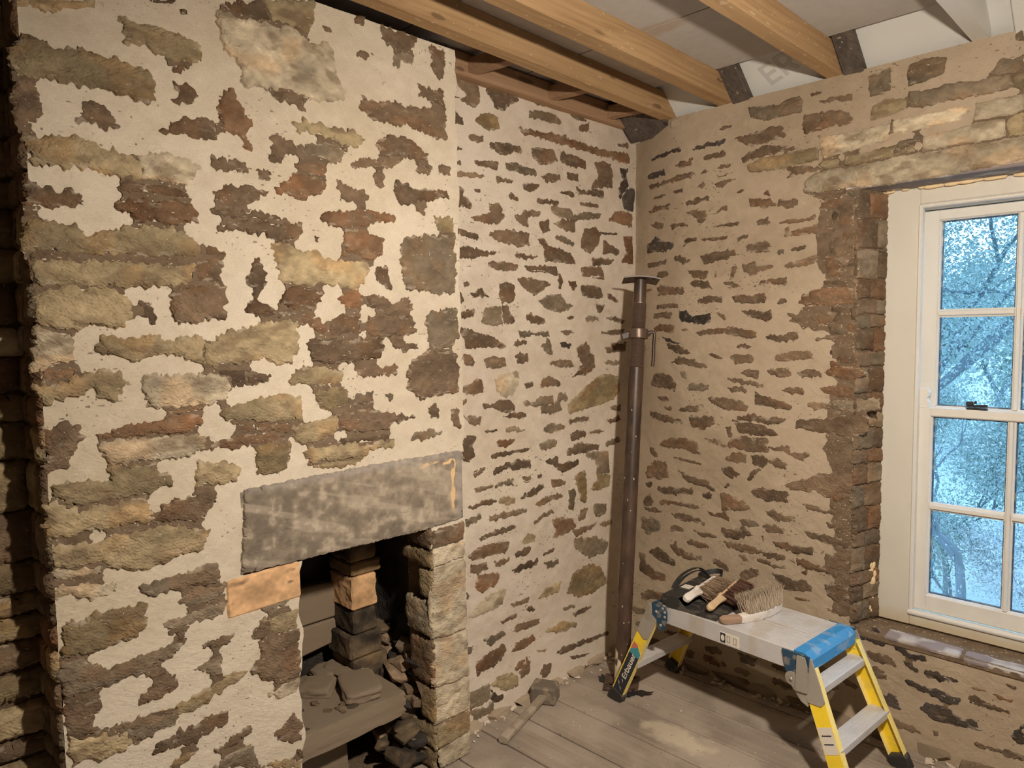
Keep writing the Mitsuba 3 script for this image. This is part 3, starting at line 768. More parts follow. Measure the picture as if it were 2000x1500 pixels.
WINDOW_WALL_STONES = """
b 870,2348 864,2361 909,2358 903,2346
g 1496,2387 1513,2398 1518,2362 1498,2372
k 122,2257 167,2264 226,2269 308,2272 308,2254 233,2255 137,2248
k 353,2249 414,2261 522,2266 519,2244 454,2248 374,2242
b 486,2305 512,2317 546,2315 550,2303 499,2302
g 620,2364 699,2354 745,2346 784,2359 825,2360 839,2335 834,2300 774,2302 694,2298 629,2323
b 843,2290 888,2285 970,2280 1016,2245 1016,2222 961,2226 894,2219 836,2221
b 895,2326 937,2332 1012,2323 1018,2305 959,2311 904,2318
g 1075,2300 1068,2370 1138,2383 1140,2306
g 1197,2307 1192,2349 1200,2377 1256,2382 1310,2372 1303,2321 1249,2309
g 1198,2287 1259,2277 1326,2285 1399,2272 1448,2277 1461,2271 1485,2271 1499,2233 1442,2224 1314,2229 1237,2227 1204,2239
g 1432,2287 1464,2331 1492,2314 1519,2325 1521,2274 1461,2275
k 106,2190 137,2201 175,2195 212,2198 223,2168 167,2171 103,2172
b 280,2202 367,2213 371,2183 319,2180 287,2188
b 418,2207 454,2216 519,2215 519,2198 468,2193 421,2192
b 465,2147 506,2163 548,2162 545,2148 487,2146
b 556,2259 612,2260 758,2271 764,2246 775,2227 701,2215 630,2212
b 591,2174 624,2190 678,2208 759,2190 815,2169 748,2168 600,2156
p 901,2175 912,2195 1025,2189 1117,2196 1147,2206 1143,2165 1129,2137 984,2121 913,2117
t 1077,2215 1081,2267 1125,2278 1189,2268 1194,2236 1151,2225
p 1148,2164 1152,2199 1214,2202 1293,2200 1359,2205 1381,2185 1351,2157 1271,2159 1211,2151 1158,2157
p 1397,2201 1443,2204 1523,2204 1525,2153 1496,2143 1465,2148 1403,2146 1394,2153
t 1490,2264 1521,2269 1523,2214 1503,2228
b 137,2085 219,2089 223,2079 145,2078
b 110,2145 234,2145 284,2156 374,2156 385,2139 333,2133 182,2128 118,2122
b 270,2091 319,2093 323,2080 277,2081
b 388,2091 425,2109 429,2082 395,2084
b 408,2142 432,2158 438,2140
b 484,2118 526,2120 526,2114 488,2114
b 475,2090 513,2102 583,2096 533,2084 507,2071 478,2075
t 678,2159 858,2161 901,2158 896,2115 850,2108 843,2110 777,2108 774,2106 773,2103 702,2105 631,2111 613,2142
b 788,2086 777,2104 843,2106 904,2086 913,2077 886,2072 805,2075 777,2066
t 919,2077 896,2097 913,2106 974,2101 974,2073
t 995,2108 1053,2108 1129,2116 1167,2115 1165,2110 1155,2096 1155,2093 1157,2091 1160,2090 1219,2107 1227,2082 1080,2077 1001,2071 990,2076
g 1173,2123 1239,2136 1235,2116 1159,2094 1169,2108
p 1245,2084 1246,2129 1317,2130 1403,2142 1478,2140 1483,2082 1405,2079 1318,2080 1250,2078
t 1487,2082 1482,2135 1525,2149 1527,2079
b 102,1975 144,1974 160,1981 182,1969 216,1962 212,1941 175,1942
b 106,2032 167,2043 248,2042 245,2021 175,2023 114,2022
b 330,2034 389,2044 449,2044 449,2027 389,2020 341,2020
b 334,1991 389,1996 429,1988 443,1960 416,1936 396,1948 375,1974
b 485,1972 501,1993 530,1998 530,1981
b 571,2041 601,2054 602,2043 583,2037
b 623,2011 668,2005 710,2002 733,1974 733,1961 621,1981
b 680,2020 700,2034 715,2015 710,2005
b 739,1965 750,1991 790,1983 815,1985 821,1955 779,1952
b 855,1998 898,1986 1001,1992 1004,1974 935,1963 893,1969
p 886,2069 994,2070 1001,2067 1044,2070 1143,2071 1161,2076 1227,2078 1230,2080 1231,2083 1242,2082 1247,2075 1250,2074 1318,2076 1405,2075 1456,2077 1604,2075 1606,2001 1530,2002 1321,1990 1145,1987 994,1995 902,1994 844,2002 844,2040
k 98,1880 160,1912 204,1882 274,1873 270,1845 219,1837 106,1844
b 252,1949 313,1951 351,1944 348,1932 263,1932
b 324,1846 331,1876 389,1885 396,1870 362,1861
b 410,1871 534,1874 534,1862 483,1858 430,1863
b 469,1915 521,1924 584,1923 578,1909
b 575,1858 622,1873 625,1859 585,1848
b 654,1917 705,1928 711,1903 664,1900
b 728,1898 780,1908 862,1904 889,1917 889,1898 819,1893
b 769,1877 786,1878 791,1861 900,1878 927,1870 979,1849 927,1839 847,1847 775,1843
b 972,1930 1026,1960 1029,1856 987,1864 978,1884
b 98,1796 167,1797 234,1799 227,1780 106,1777
b 274,1808 306,1811 362,1788 348,1771 292,1788
b 410,1803 470,1812 567,1813 567,1787 470,1774 431,1771
b 616,1825 658,1833 700,1837 718,1810 712,1789 647,1794 616,1803
g 744,1797 770,1795 770,1781 747,1777
b 792,1795 826,1803 853,1803 853,1790 809,1786
b 965,1802 1030,1794 1031,1735 990,1716 962,1746
b 984,1855 1029,1848 1030,1801 976,1806
b 167,1728 175,1746 219,1753 256,1731 197,1723
b 171,1677 205,1691 263,1678 335,1671 328,1641 249,1648 178,1644
b 352,1744 390,1744 444,1734 438,1705 376,1709
b 359,1685 390,1702 444,1695 468,1658 418,1667
b 474,1706 480,1741 487,1708
b 520,1682 549,1689 596,1663 549,1663
b 542,1693 555,1744 573,1746 567,1709 555,1692
b 595,1750 647,1755 730,1734 684,1718 636,1707 605,1723
b 651,1660 690,1684 743,1686 783,1692 783,1656 755,1658 702,1672
b 771,1731 793,1746 854,1752 902,1764 913,1748 871,1727 788,1722
b 920,1666 1012,1666 1033,1649 1028,1637 931,1647
b 990,1706 1031,1709 1032,1676 1000,1682
b 144,1561 197,1569 271,1567 264,1545 152,1542
b 171,1602 242,1606 300,1607 303,1585 175,1589
b 391,1611 431,1630 511,1630 511,1606 418,1601
b 556,1622 581,1632 636,1624 696,1633 700,1593 637,1590 568,1601
b 744,1586 755,1602 778,1612 787,1590
r 845,1616 894,1636 941,1644 1028,1634 1034,1577 973,1574 895,1577 829,1584
b 144,1500 197,1515 278,1514 282,1476 212,1486 152,1487
b 321,1491 343,1497 364,1488 336,1482
k 307,1572 342,1574 370,1546 411,1557 462,1556 459,1526 432,1511 314,1529
b 485,1561 524,1554 528,1530 498,1546
b 388,1478 446,1493 563,1500 662,1482 666,1459 632,1453 525,1474 405,1466
b 600,1564 637,1566 727,1560 727,1529 704,1521 650,1536 619,1549
b 705,1459 757,1467 825,1475 837,1447 786,1439 716,1450
b 790,1553 824,1541 868,1534 900,1547 932,1557 977,1545 954,1511 923,1495 874,1504 813,1524 793,1539
k 205,1461 249,1457 271,1442 329,1432 300,1429 235,1438
b 244,1433 302,1425 336,1411 368,1389 293,1385 242,1410 231,1432
b 264,1347 300,1379 350,1367 447,1339 433,1329 350,1339
b 453,1387 480,1391 519,1370 493,1367
b 551,1377 583,1386 660,1384 639,1355 564,1347
b 570,1424 595,1433 639,1424 633,1413 576,1415
b 732,1379 764,1394 826,1403 881,1409 895,1377 747,1360
b 897,1447 944,1463 1036,1465 1042,1431 1022,1421 976,1447 924,1444
b 950,1410 997,1389 1043,1390 1048,1358 988,1357
b 128,1259 175,1300 249,1296 290,1259 286,1224 136,1240
g 308,1310 343,1311 350,1280 322,1285
b 539,1287 590,1289 689,1270 695,1256 640,1262 559,1276
b 596,1313 633,1331 676,1321 671,1286 621,1296
b 706,1328 747,1335 793,1339 805,1305 759,1298 718,1311
b 769,1250 806,1263 851,1263 859,1241 806,1235
b 827,1320 882,1335 926,1323 921,1307 844,1304
r 916,1263 958,1276 1020,1278 1050,1264 1036,1237 990,1234 938,1248
r 967,1346 1049,1353 1089,1328 1040,1300 978,1303 929,1322 929,1325
b 171,1189 220,1195 250,1177 205,1168
g 344,1236 365,1259 454,1260 454,1235 358,1228
b 444,1204 488,1207 591,1201 629,1179 623,1158 527,1155 474,1175
b 536,1245 565,1256 622,1252 622,1232 553,1234
b 653,1245 689,1224 772,1205 824,1189 807,1174 743,1178 660,1187
g 871,1206 901,1213 954,1205 954,1189 896,1177
g 959,1227 1041,1227 1129,1237 1130,1196 1042,1185 965,1190
b 113,1120 182,1112 265,1105 330,1091 323,1078 235,1080 120,1094
b 212,1149 264,1150 264,1134 227,1134
b 297,1139 337,1157 407,1165 400,1140 323,1134
b 358,1118 421,1120 481,1124 482,1097 435,1074 421,1061 372,1075
b 531,1083 554,1091 567,1044 548,1042
b 573,1104 623,1111 685,1107 745,1084 757,1068 691,1061 592,1064
b 521,1112 579,1117 592,1135 654,1146 714,1136 790,1144 791,1130 727,1111 623,1117 554,1106
b 825,1136 885,1146 955,1151 1022,1178 1092,1172 1088,1115 1044,1084 961,1092 859,1105 831,1103
b 190,975 250,1007 323,1021 394,1009 411,954 337,971 220,965
b 438,1025 489,1030 542,1005 522,1000 462,1009
b 536,950 568,984 625,978 625,943 555,937
b 605,1053 710,1052 716,1023 705,1020 703,1016 705,1013 719,1010 722,995 643,992 567,1002 529,998 545,1003 545,1008 537,1012 548,1030
b 643,974 698,986 723,966 699,934 656,940
b 723,960 752,975 799,958 793,934 747,940
b 707,1017 763,1028 798,1032 809,1005 888,1013 855,976 804,998
b 120,948 159,946 182,909 159,906 128,922
b 100,825 136,877 182,899 243,890 254,826 205,816 112,810
b 272,926 323,931 429,913 408,910 323,916
b 513,911 555,919 597,891 562,871 523,887
b 635,878 644,915 687,927 675,902 644,874
b 783,870 823,893 922,934 1042,950 1048,860 987,839 912,866 823,859
b 104,785 147,791 143,764 104,765
b 186,777 250,787 377,802 377,777 250,754 194,758
b 298,874 352,859 436,851 484,805 436,814 352,833
b 423,784 464,799 467,772 443,759 423,771
b 523,826 543,848 556,843 537,825
b 510,797 556,801 633,774 640,751 583,736 518,728
b 651,839 694,851 754,843 800,850 801,810 725,797 658,816
b 852,813 891,810 945,800 998,809 988,788 946,786 880,792
b 1009,808 1044,819 1045,792 1024,794
b 136,733 163,704 151,682 133,677 103,672 96,707
b 96,666 167,678 213,666 135,650
b 198,720 302,730 381,733 426,722 381,711 295,713 205,698
b 269,669 324,679 409,674 437,654 381,650 288,653
b 450,713 491,705 537,725 551,709 551,687 464,697
g 599,702 646,710 690,700 684,687 609,680
b 696,693 744,710 785,695 782,677 708,674
b 710,757 743,769 784,755 836,750 825,734 767,723 719,738
b 865,710 920,703 1000,702 1034,698 1034,666 974,670 921,676 893,681
b 949,753 989,750 1051,756 1051,729 1000,730 957,738
g 96,619 213,633 205,585 127,543 96,571
b 262,612 302,626 331,616 332,599 266,590
b 343,560 382,574 465,559 451,550 368,545
b 382,619 437,616 498,616 492,602 410,602
b 508,655 564,653 621,679 650,645 584,614 532,616
b 584,599 660,599 697,589 696,587 689,585 687,584 687,580 691,576 616,566 545,576 525,596
b 690,653 702,655 700,622
b 691,582 745,593 798,590 781,572 716,563
b 810,578 830,577 833,566
b 739,636 786,643 866,642 902,644 897,614 827,611 745,623
b 836,589 883,594 939,578 1003,571 998,547 939,556 867,562 844,568
b 948,631 991,643 1038,642 1038,601 992,579 949,581
b 147,466 198,504 243,480 292,458 288,431 213,440
b 266,524 295,550 310,527 353,510 424,506 424,490 346,483 281,495
b 472,510 506,511 546,495 553,469 520,471 479,490
b 594,549 623,561 642,541 617,526
b 601,477 642,505 679,507 680,483 630,447 605,447
b 673,554 710,556 740,545 799,547 793,534 722,535 679,543
b 740,510 782,508 828,501 868,511 899,490 896,472 829,455 777,459
b 856,537 881,554 879,530
b 948,507 977,526 1034,540 1043,476 994,452 957,476
b 87,454 119,447 127,408 174,391 236,385 243,354 174,344 95,366
b 824,430 869,439 897,432 841,423
b 958,420 1005,427 1062,448 1047,414 1006,405
k 1049,373 1075,376 1096,359 1125,359 1166,344 1162,334 1105,339 1071,338
k 1116,392 1145,396 1153,385 1129,385
b 103,258 151,291 244,300 236,272 119,235
b 1080,300 1114,306 1147,300 1187,302 1204,276 1172,266 1093,276
k 1190,352 1218,354 1249,339 1302,343 1299,323 1250,313 1206,335
k 1227,301 1250,304 1277,287 1270,276 1239,283
k 1296,293 1318,297 1398,290 1395,280 1345,265 1300,265
r 1430,276 1461,282 1488,280 1458,273
r 1499,275 1515,281 1535,272 1564,275 1548,265 1516,265
b 1530,323 1563,322 1560,311
b 1010,165 1049,169 1079,152 1067,138 1032,149
b 1098,241 1136,249 1169,238 1177,213 1149,208 1107,217
k 1224,234 1252,235 1278,233 1327,235 1371,225 1407,230 1411,197 1372,196 1328,205 1236,221
k 1284,150 1306,171 1365,182 1402,164 1448,161 1482,141 1452,133 1417,132 1363,124 1307,132
b 1431,243 1452,254 1476,242 1510,238 1543,238 1546,224 1460,220 1435,227
k 1561,176 1587,203 1589,135 1565,142 1554,153
k 1137,163 1174,158 1206,165 1231,125 1207,117 1167,129
b 1192,84 1271,79 1294,66 1256,55 1209,63
b 1331,89 1349,92 1350,75 1335,73
b 1455,96 1527,105 1590,107 1591,91 1534,84 1470,86
"""
# ---------------------------------------------------------------- walls
DEPTH = 0.14                                    # the chimney breast stands this far out of the alcove wall
FR = {'L': frame([0, 1, 0], [0, 0, 1], [1, 0, 0], [0, 0, 0]),            # alcove wall: (u, v) = (y, z)
      'C': frame([0, 1, 0], [0, 0, 1], [1, 0, 0], [DEPTH, 0, 0]),        # chimney face: (u, v) = (y, z)
      'W': frame([1, 0, 0], [0, 0, 1], [0, -1, 0], [0, 0, 0])}           # window wall: (u, v) = (x, z)
SEED = {'L': 11, 'C': 23, 'W': 37}


def relief(w, u, v):
    """how far the mortar face stands out at (u, v)"""
    q = np.stack([u, v, np.zeros_like(u) + SEED[w]], -1)
    h = 0.016 * (meshkit.fbm(q * [2.2, 2.6, 1], 3, SEED[w]) - 0.5) + 0.005 * (meshkit.fbm(q * [16, 22, 1], 2, SEED[w] + 3) - 0.5)
    if w == 'L':
        h = h + 0.035 * np.clip((0.34 - v) / 0.34, 0, 1) ** 1.6                          # the footing swells
    if w == 'W':
        h = h + 0.03 * np.clip((0.2 - v) / 0.2, 0, 1) ** 1.5
        h = h - 0.115 * np.clip((0.34 - u) / 0.34, 0, 1) ** 1.6 * np.clip((v - 0.3) / 0.7, 0, 1)      # the old corner is not square
    return h


def to3d(w, u, v, h):
    M = FR[w]
    return M[:3, 3] + np.outer(u, M[:3, 0]) + np.outer(v, M[:3, 1]) + np.outer(h, M[:3, 2])


def face(w, region, step, lift=0.0):
    """the mortar face over a polygon of the wall plane"""
    u0, v0, u1, v1 = region.bounds
    gu, gv = np.meshgrid(np.arange(u0, u1 + step, step), np.arange(v0, v1 + step, step))
    pts = np.c_[gu.ravel(), gv.ravel()]
    pts = pts[shapely.contains_xy(region.buffer(-0.3 * step), pts[:, 0], pts[:, 1])]
    rings = [region.exterior, *region.interiors]
    edge = np.vstack([np.array([r.interpolate(s).coords[0] for s in np.arange(0, r.length, step)]) for r in rings] + [np.array(r.coords)[:-1] for r in rings])
    P = np.vstack([pts, edge])
    t = Delaunay(P).simplices
    c = P[t].mean(1)
    t = t[shapely.contains_xy(region, c[:, 0], c[:, 1])]
    e1, e2 = P[t[:, 1]] - P[t[:, 0]], P[t[:, 2]] - P[t[:, 0]]
    flip = e1[:, 0] * e2[:, 1] - e1[:, 1] * e2[:, 0] < 0
    t[flip] = t[flip][:, ::-1]
    return trimesh.Trimesh(to3d(w, P[:, 0], P[:, 1], relief(w, P[:, 0], P[:, 1]) + lift), t, process=False)


def patch(w, poly, height, seed, ragged=0.005, fine=0.0045, grid=0.014, bevel=0.012, lumps=0.004, M=None, rel=None):
    """one exposed stone: ragged outline, rounded shoulders sunk into the mortar, uneven face. Returns mesh and uv.y = distance from its edge"""
    poly = shapely.geometry.polygon.orient(poly, 1.0)
    r = poly.exterior
    n = max(10, int(r.length / fine))
    B = np.array([r.interpolate(k / n, normalized=True).coords[0] for k in range(n)])
    tan = np.roll(B, -1, 0) - np.roll(B, 1, 0)
    nor = np.c_[tan[:, 1], -tan[:, 0]] / (np.linalg.norm(tan, axis=1, keepdims=True) + 1e-9)
    q = np.c_[B * 75, np.full(n, seed * 1.7)]
    jag = np.clip((meshkit.fbm(q, 2, 3) - 0.5) * 3.4 + (meshkit.noise(q * 3.3, 5) - 0.5) * 1.7, -1.5, 1.5) + 0.1
    thin = np.clip(2 * poly.area / r.length / 0.014, 0.35, 1.0)
    B = B + nor * (ragged * thin * jag + 0.0010)[:, None]
    g = Polygon(B).buffer(0)
    if g.is_empty:
        return None
    if g.geom_type != 'Polygon':
        g = max(g.geoms, key=lambda a: a.area)
    g = Polygon(g.exterior)
    B = np.array(g.exterior.coords)[:-1]
    u0, v0, u1, v1 = g.bounds
    step = max(min(grid, 0.3 * min(u1 - u0, v1 - v0)), 0.004)
    gu, gv = np.meshgrid(np.arange(u0, u1, step), np.arange(v0, v1, step * 0.9))
    gu = gu + 0.5 * step * (np.arange(len(gu)) % 2)[:, None]
    I = np.c_[gu.ravel(), gv.ravel()]
    I = I[shapely.contains_xy(g.buffer(-0.35 * step), I[:, 0], I[:, 1])]
    ring = g.buffer(-0.0025)
    extra = [np.array(a.exterior.interpolate(np.linspace(0, 1, max(6, int(a.length / (fine * 1.6))), endpoint=False), normalized=True).__iter__().__class__ and [p.coords[0] for p in a.exterior.interpolate(np.linspace(0, 1, max(6, int(a.length / (fine * 1.6))), endpoint=False), normalized=True)]) for a in (getattr(ring, 'geoms', [ring])) if not a.is_empty and a.area > 1e-6]
    P = np.vstack([B, *extra, I])
    t = Delaunay(P).simplices
    c = P[t].mean(1)
    t = t[shapely.contains_xy(g, c[:, 0], c[:, 1])]
    if len(t) == 0:
        return None
    e1, e2 = P[t[:, 1]] - P[t[:, 0]], P[t[:, 2]] - P[t[:, 0]]
    flip = e1[:, 0] * e2[:, 1] - e1[:, 1] * e2[:, 0] < 0
    t[flip] = t[flip][:, ::-1]
    d = shapely.distance(g.exterior, shapely.points(P))
    s = np.clip(d / max(1e-4, min(bevel, 0.45 * d.max())), 0, 1)
    h = -0.0012 + (height + 0.0012) * np.sqrt(np.clip(1 - (1 - s) ** 2, 0, 1))
    q = np.c_[P * 17, np.full(len(P), seed * 0.77)]
    h = h + s * lumps * 2 * (meshkit.fbm(q, 3, 9) - 0.5)
    if M is None:
        V = to3d(w, P[:, 0], P[:, 1], relief(w, P[:, 0], P[:, 1]) + h)
    else:
        V = M[:3, 3] + np.outer(P[:, 0], M[:3, 0]) + np.outer(P[:, 1], M[:3, 1]) + np.outer(h, M[:3, 2])
    return trimesh.Trimesh(V, t, process=False), np.clip(d / max(1e-4, min(0.02, 0.8 * d.max())), 0, 1)


def read(text):
    out = []
    for l in text.strip().splitlines():
        c, *ps = l.split()
        g = Polygon([[int(x) / 1000 for x in p.split(',')] for p in ps]).buffer(0)
        if g.geom_type != 'Polygon':
            g = max(g.geoms, key=lambda a: a.area)
        out.append((c, g))
    return out


def add_stone(wall, w, tone, poly, height, seed, name='stone', **kw):
    r = patch(w, poly, height, seed, **kw)
    if r is None:
        return
    m, d = r
    rr = float((math.sin(seed * 12.9898) * 43758.5453) % 1.0)
    uv = np.c_[np.full(len(m.vertices), TONES.index(tone) + 0.05 + 0.9 * rr), d if kw.get('M') is None else d * 0 + 1]
    return obj(name, m, 'm_stone', wall, smooth=True, uv=uv)


def filler(region, known, seed, rows=0.058, tone='bbbrgb', length=(0.05, 0.13), tilt=0.0):
    """more exposed stones of the same kind for the stretches of wall the photograph hides"""
    rg = np.random.default_rng(seed)
    taken = unary_union([g.buffer(0.02) for _, g in known])
    u0, v0, u1, v1 = region.bounds
    out = []
    v = v0 + 0.03
    while v < v1:
        u = u0 + rg.uniform(0, 0.1)
        while u < u1:
            L, H = rg.uniform(*length), rg.uniform(0.3, 0.62) * rows
            k = 9
            a = np.linspace(0, 2 * np.pi, k, endpoint=False)
            rad = 1 + rg.uniform(-0.25, 0.25, k)
            p = np.c_[L / 2 * np.sign(np.cos(a)) * np.abs(np.cos(a)) ** 0.6 * rad, H / 2 * np.sign(np.sin(a)) * np.abs(np.sin(a)) ** 0.6 * rad]
            t = tilt + rg.normal(0, 0.06)
            p = p @ np.array([[np.cos(t), np.sin(t)], [-np.sin(t), np.cos(t)]]) + [u + L / 2, v + rg.normal(0, 0.006)]
            g = Polygon(p).buffer(0)
            if g.geom_type == 'Polygon' and region.contains(g) and not taken.intersects(g):
                out.append((tone[rg.integers(len(tone))], g))
            u += L + rg.uniform(0.03, 0.09)
        v += rows
    return out


def joints(stones, reach):
    """the raked, unpointed joints: narrow gaps between neighbouring stones, dark and earthy"""
    every = unary_union([g for _, g in stones])
    gaps = every.buffer(reach).buffer(-reach * 1.02).difference(every.buffer(0.0005))
    return [g for g in getattr(gaps, 'geoms', [gaps]) if g.geom_type == 'Polygon' and g.area > 8e-5]


# --- alcove wall (left), the strip right of the chimney breast and the strip left of it
wall = 'wall_left'
USED.add(wall)
scene[wall] = mikit.ply(face('L', sbox(-1.2, -0.02, 0.15, 2.42), 0.013), 'm_mortar', smooth=True)
tag(wall, kind='structure', label='rubble stone alcove wall with pale lime pointing between chimney breast and corner')
st = read(ALCOVE_STONES)
for k, (c, g) in enumerate(st):
    big = g.area > 0.004
    add_stone(wall, 'L', c, g, 0.0045 if big else 0.003, k + 1, ragged=0.0055, bevel=0.006)
cores = [((-0.60, -0.03), (-1.16, 0.6), (-0.05, 2.75)), ((-0.60, -0.03), (-4.4, -1.86), (-0.05, 2.75)), ((-0.60, -0.03), (-1.9, -1.1), (1.3, 2.75)), ((-0.9, -0.5), (-1.9, -1.1), (-0.05, 1.4))]
for a, b, c in cores:
    obj('core', cbox(a[1] - a[0], b[1] - b[0], c[1] - c[0], 0, ((a[0] + a[1]) / 2, (b[0] + b[1]) / 2, (c[0] + c[1]) / 2)), 'm_earth', wall)

# the far alcove: bare squared rubble in courses
bounds = [0.0, 0.10, 0.19, 0.27, 0.36, 0.43, 0.50, 0.55, 0.638, 0.711, 0.789, 0.847, 0.901, 0.974, 1.094, 1.214, 1.30, 1.37, 1.46, 1.53, 1.62, 1.70, 1.79, 1.86, 1.95, 2.05, 2.14, 2.24, 2.33, 2.42]
scene[numbered(wall + '__joint')] = mikit.ply(face('L', sbox(-3.4, -0.02, -2.30, 2.42), 0.03, -0.006), 'm_earth', smooth=True)
rg = np.random.default_rng(5)
s = 900
for a, b in zip(bounds[:-1], bounds[1:]):
    u = -2.33 - rg.uniform(0, 0.03)
    while u > -2.95:
        L = rg.uniform(0.10, 0.26)
        j = rg.uniform(-0.006, 0.006, 8)
        g = Polygon([(u - L, a + .004 + j[0]), (u - L / 2, a + .004 + j[1]), (u, a + .004 + j[2]), (u + j[6], (a + b) / 2), (u, b - .004 + j[3]), (u - L / 2, b - .004 + j[4]), (u - L, b - .004 + j[5]), (u - L + j[7], (a + b) / 2)])
        add_stone(wall, 'L', 'otbpob'[rg.integers(6)], g, 0.02, s, ragged=0.003, bevel=0.016, grid=0.02, lumps=0.008, fine=0.009)
        s += 1
        u -= L + 0.012

# --- chimney breast
chim = 'wall_chimney'
USED.add(chim)
OPEN = Polygon([(-1.742 - 0.016 * np.clip((0.86 - z) / 0.6, 0, 1) + 0.007 * math.sin(z * 23) + 0.004 * math.sin(z * 61), z) for z in np.linspace(0.86, -0.05, 40)] + [ (-1.243, -0.05), (-1.25, 0.1), (-1.272, 0.388), (-1.277, 0.638), (-1.263, 0.86)])
jag = np.array([(-2.352 + 0.008 * math.sin(z * 21) + 0.004 * math.sin(z * 47), z) for z in np.arange(0, 2.46, 0.03)])
jag[:, 0] += 0.012 * np.clip(0.9 - jag[:, 1], 0, 1) - 0.006 * np.clip(jag[:, 1] - 1.4, 0, 1)
rjag = np.array([(-1.113 + 0.004 * math.sin(z * 33) + 0.003 * math.sin(z * 71), z) for z in np.arange(0, 2.46, 0.03)])[::-1]
body = Polygon(np.vstack([jag, rjag]))
front = body.intersection(sbox(-2.346, -1, -1, 3)).difference(OPEN).difference(Polygon([(-1.911, 0.850), (-1.13, 0.846), (-1.10, 0.853), (-1.10, 1.084), (-1.5, 1.086), (-1.892, 1.077), (-1.9, 0.98)]))
front = max(getattr(front, 'geoms', [front]), key=lambda a: a.area) if front.geom_type != 'Polygon' else front
scene[chim] = mikit.ply(face('C', front, 0.013), 'm_mortar_pale', smooth=True)
tag(chim, kind='structure', label='chimney breast of tan rubble stone and smeared pale mortar around a small fireplace')
pier = body.difference(OPEN).intersection(sbox(-1.3, -0.02, -1.09, 0.852))
obj('pier_face', face('C', max(getattr(pier, 'geoms', [pier]), key=lambda a: a.area), 0.013, 0.0005), 'm_mortar_pale', chim, smooth=True)
st = read(CHIMNEY_STONES)
st = [(c, g.intersection(body.buffer(0.003))) for c, g in st]
st = [(c, g) for c, g in st if g.geom_type == 'Polygon' and g.area > 8e-5]
for k, (c, g) in enumerate(st):
    big = g.area > 0.006
    add_stone(chim, 'C', c, g, 0.009 if big else 0.005, 300 + k, ragged=0.0075, fine=0.0045, bevel=0.008, lumps=0.005)
jm = [face('C', g.buffer(0.004), 0.007, 0.0036) for g in joints(st, 0.0125) if g.buffer(0.004).geom_type == 'Polygon']
tag(obj('raked_joint', cat(jm), 'm_earth', chim, smooth=True), kind='stuff')

# pier stones right of the opening
PIER = [('b', [(-1.262, .775), (-1.122, .775), (-1.119, .84), (-1.262, .835)]), ('p', [(-1.265, .712), (-1.12, .715), (-1.118, .768), (-1.264, .768)]), ('p', [(-1.275, .47), (-1.2, .455), (-1.118, .46), (-1.12, .705), (-1.266, .703), (-1.28, .6)]),
        ('p', [(-1.275, .30), (-1.19, .285), (-1.117, .29), (-1.118, .452), (-1.272, .462)]), ('p', [(-1.272, .165), (-1.116, .165), (-1.117, .28), (-1.19, .277), (-1.27, .288)]), ('t', [(-1.262, .075), (-1.115, .08), (-1.117, .157), (-1.266, .157)]), ('p', [(-1.25, .0), (-1.114, .0), (-1.115, .07), (-1.255, .067)])]
for k, (c, q) in enumerate(PIER):
    add_stone(chim, 'C', c, Polygon(q), 0.012, 520 + k, ragged=0.003, bevel=0.008, lumps=0.007)
# the same stones seen from inside the opening, and the returns of the breast
MR = frame([-1, 0, 0], [0, 0, 1], [0, -1, 0], [DEPTH, -1.268, 0])
for k, (a, b) in enumerate([(0.775, 0.845), (0.71, 0.768), (0.6, 0.703), (0.47, 0.595), (0.3, 0.46), (0.17, 0.29), (0.08, 0.16), (0.0, 0.07)]):
    L = 0.10 + 0.05 * math.sin(k * 2.3)
    g = Polygon([(-0.008, a), (L, a + .01), (L + .012, (a + b) / 2), (L, b - .006), (-0.008, b)])
    add_stone(chim, 'C', 'botpboto'[k], g, 0.012, 540 + k, ragged=0.006, bevel=0.014, lumps=0.01, M=MR)
ML = frame([-1, 0, 0], [0, 0, 1], [0, -1, 0], [DEPTH, -2.348, 0])
for k, (a, b) in enumerate(zip(bounds[:-1], bounds[1:])):
    cut = 0.05 + 0.05 * ((k * 0.37) % 1)
    for x0, x1 in ((-0.004, cut), (cut + 0.008, 0.15)):
        add_stone(chim, 'C', 'bgbtrb'[(k + int(x0 > 0)) % 6], Polygon([(x0, a + .004), (x1, a + .004), (x1, b - .004), (x0, b - .004)]), 0.012, 570 + 2 * k + (x0 > 0), ragged=0.003, bevel=0.009, lumps=0.009, M=ML, fine=0.009)
ret = [cbox(DEPTH + 0.03, 0.02, 2.46, 0, ((DEPTH - 0.03) / 2 - 0.005, -2.334, 1.21)), cbox(DEPTH + 0.03, 0.03, 2.46, 0, ((DEPTH - 0.03) / 2 - 0.005, -1.132, 1.21))]
obj('return_face', cat(ret), 'm_earth', chim)
obj('fill', cat(cbox(DEPTH, 0.58, 2.46, 0, (DEPTH / 2 - 0.02, -2.045, 1.22)), cbox(DEPTH, 1.2, 1.30, 0, (DEPTH / 2 - 0.02, -1.75, 1.76)), cbox(DEPTH - 0.02, 0.125, 0.9, 0, (DEPTH / 2 - 0.03, -1.18, 0.42))), 'm_earth', chim)

# lintel
q = np.array([(-1.917, 0.856), (-1.70, 0.853), (-1.262, 0.846), (-1.13, 0.853), (-1.128, 1.09), (-1.5, 1.092), (-1.897, 1.083), (-1.905, 0.98)])
r = patch('C', Polygon(q), 0.010, 77, ragged=0.0022, fine=0.006, bevel=0.007, lumps=0.004)
lin = cat(r[0], cbox(0.13, 0.775, 0.225, 0.004, (DEPTH - 0.066, -1.522, 0.967)))
tag(obj('lintel', lin, 'm_lintel', chim, smooth=35), label='long grey-brown stone lintel over the fireplace')

